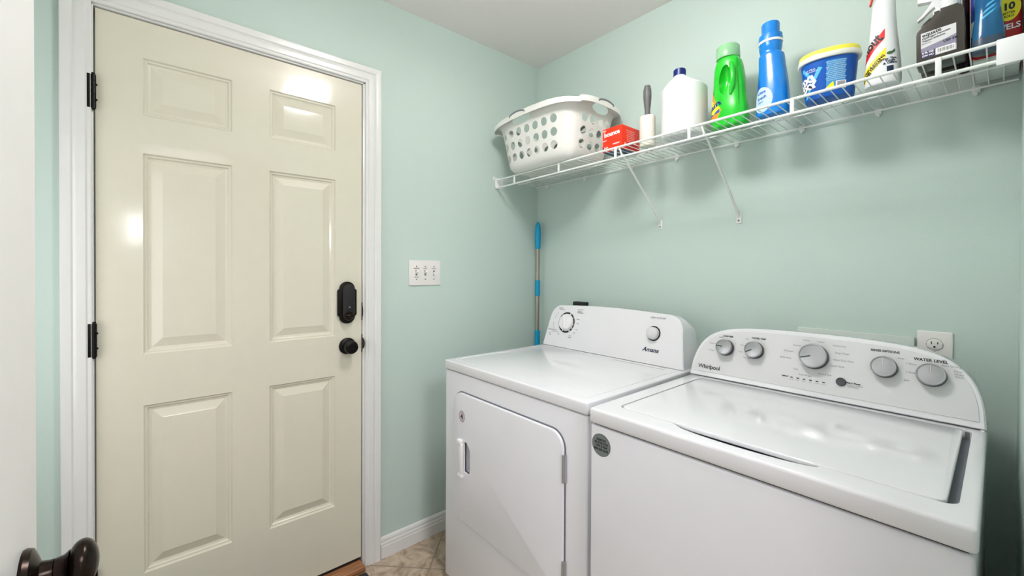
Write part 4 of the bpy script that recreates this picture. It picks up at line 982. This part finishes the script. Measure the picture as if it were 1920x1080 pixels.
add_text(b, 'Hydrogen Peroxide', -0.031, 0.0720, 0.0062, MB_, 0.0008, offset=0.0001, rot=8); add_text(b, 'Topical Solution', -0.031, 0.0655, 0.0062, MB_, 0.0008, offset=0.0001, rot=8); add_text(b, 'First Aid', -0.031, 0.0595, 0.0045, MB_, 0.0008, rot=6)
for i in range(14):
    x = -0.004+i*0.0020; wv = 0.0005+0.0006*((i*7) % 3)/2; poly(b, [(x, 0.0300), (x+wv, 0.0300), (x+wv, 0.0390), (x, 0.0390)], MB_, 0.0012)
add_text(b, 'USP 3%', 0.006, 0.052, 0.0075, MB_, 0.0010, offset=0.0003, rot=6)
finish('label_lettering', b, mInk, pb, smooth=0)
b = bmesh.new(); add_text(b, '8 FL OZ', -0.031, 0.0365, 0.0058, MB_, 0.0010, offset=0.0003, rot=3); add_text(b, '(236 mL)', -0.031, 0.0295, 0.0055, MB_, 0.0010, offset=0.0002, rot=3); finish('volume_lettering', b, mWhiteInk, pb, smooth=0)

p2 = onshelf('spray_bottle', 'dark brown bottle with white trigger sprayer behind the peroxide bottle', 'spray bottle', 1.6655, -0.175, 0)
b = bmesh.new(); prism(b, brown_outline(0.0330, 0.140, 0.158, 0.015, 0.007), -0.022, 0.022, 0.007, 4); finish('bottle_body', b, mBrown, p2, smooth=50)
b = bmesh.new(); poly(b, [(-0.018, 0.06), (0.028, 0.06), (0.028, 0.115), (-0.018, 0.108)], T(0, -0.0222, 0)); finish('label', b, mLabel, p2, smooth=0)
b = bmesh.new(); lathe(b, [(0, 0.146), (0.017, 0.146), (0.017, 0.166), (0, 0.168)], 24, T(0.005, 0, 0)); finish('collar', b, mPlast, p2)
b = bmesh.new(); prism(b, [(-0.040, 0.198), (-0.040, 0.212), (-0.01, 0.218), (0.028, 0.216), (0.030, 0.196), (0.018, 0.166), (-0.006, 0.166), (-0.012, 0.192)], -0.010, 0.010, 0.003); finish('spray_head', b, mPlast, p2)
b = bmesh.new(); prism(b, [(-0.012, 0.196), (0.000, 0.196), (-0.006, 0.180), (-0.018, 0.170), (-0.030, 0.158), (-0.040, 0.152), (-0.041, 0.157), (-0.033, 0.164), (-0.022, 0.178)], -0.007, 0.007, 0.0015); finish('trigger', b, mPlast, p2)

bd = onshelf('black_bottle', 'narrow black bottle beside the brown peroxide bottle', 'bottle', 1.7090, -0.180, 0)
b = bmesh.new(); loft(b, smooth_secs([(0.0, 0.0085, 0.016, 2.6), (0.004, 0.0100, 0.0185, 2.6), (0.15, 0.0100, 0.0185, 2.6), (0.20, 0.0100, 0.017, 2.4), (0.22, 0.008, 0.011, 2)]), 32); finish('bottle_body', b, mat('black_bottle_plastic', (24, 23, 24), 0.3), bd, smooth=50)
b = bmesh.new(); lathe(b, [(0, 0.218), (0.0095, 0.218), (0.0095, 0.240), (0, 0.240)], 20); finish('cap', b, mDark, bd)

# clear blue bottle
cbt = onshelf('blue_gel_bottle', 'clear blue squeeze bottle with pinched waist near the shelf end', 'bottle', 1.7490, -0.248, 0)
b = bmesh.new(); loft(b, smooth_secs([(0.0, 0.024, 0.018, 2.2), (0.003, 0.0265, 0.021, 2.2), (0.014, 0.0270, 0.0215, 2.2), (0.035, 0.0262, 0.021, 2.2), (0.060, 0.0240, 0.019, 2.2), (0.095, 0.0205, 0.0175, 2.2), (0.13, 0.0220, 0.019, 2.2), (0.17, 0.0245, 0.020, 2.2), (0.20, 0.022, 0.018, 2.2), (0.215, 0.012, 0.012, 2)]), 36)
cbb = finish('bottle_body', b, mSoap, cbt, smooth=50)
b = bmesh.new(); loft(b, smooth_secs([(-0.0004, 0.0240, 0.018, 2.2), (0.003, 0.0268, 0.0213, 2.2), (0.014, 0.0273, 0.0218, 2.2), (0.030, 0.0268, 0.0214, 2.2)]), 36); finish('base_cup', b, mSoapB, cbt, smooth=50)
b = bmesh.new(); lathe(b, [(0, 0.213), (0.013, 0.213), (0.013, 0.235), (0, 0.237)], 20); finish('cap', b, mPlast, cbt)
b = bmesh.new()
for i in range(5): poly(b, [(-0.014+0.004*i, 0.07+0.014*i), (0.006+0.002*i, 0.085+0.012*i), (0.012, 0.094+0.010*i), (-0.010+0.004*i, 0.078+0.014*i)])
decal('foam_print', b, mCyan, cbt, cbb, RZ(6), lift=0.0005)

# wrapped paper towels
pt = onshelf('paper_towel_pack', 'red and blue wrapped paper towel pack at the right end of the shelf', 'paper towels', 1.7610, -0.112, 0)
b = bmesh.new(); box(b, -0.0405, 0.0405, -0.090, 0.090, 0.0, 0.26, 0.010, 4); ptb = finish('wrapper', b, mRed2, pt)
b = bmesh.new(); box(b, -0.038, 0.038, -0.088, 0.088, -0.0006, 0.012, 0.003); finish('clear_film_base', b, mBag, pt)
Mp = T(0, -0.090, 0)
def ptl(nm, pts, m, w_): b = bmesh.new(); poly(b, pts, Mp, w_); return finish(nm, b, m, ptb, smooth=0)
ptl('blue_field', [(-0.0395, 0.092), (-0.016, 0.110), (0.012, 0.130), (0.012, 0.25), (-0.0395, 0.25)], mat('royal_blue_print', (18, 62, 160), 0.4), 0.0004)
ptl('white_sweep', [(-0.0395, 0.062), (-0.012, 0.076), (0.012, 0.110), (0.012, 0.132), (-0.0395, 0.096)], mWhiteInk, 0.0006)
b = bmesh.new(); disc(b, 0.020, 0.106, 0.0185, Mp, 0.0008, 36, rz=0.030); finish('yellow_disc', b, mYelI, ptb, smooth=0)
b = bmesh.new(); add_text(b, '10', 0.020, 0.109, 0.022, Mp, 0.0010, align='CENTER', offset=0.0011, sx=0.85); add_text(b, 'BETTER', 0.020, 0.0945, 0.0070, Mp, 0.0010, align='CENTER', offset=0.0002, sx=0.8); add_text(b, 'ROLLS', 0.020, 0.0870, 0.0070, Mp, 0.0010, align='CENTER', offset=0.0002, sx=0.8); finish('count_lettering', b, mInk, ptb, smooth=0)
b = bmesh.new(); add_text(b, 'TOWELS', 0.0375, 0.062, 0.0180, Mp, 0.0010, align='RIGHT', offset=0.0004, sx=0.85); add_text(b, 'F', -0.034, 0.045, 0.022, Mp, 0.0010, align='CENTER', offset=0.0004); finish('wrapper_lettering', b, mWhiteInk, ptb, smooth=0)
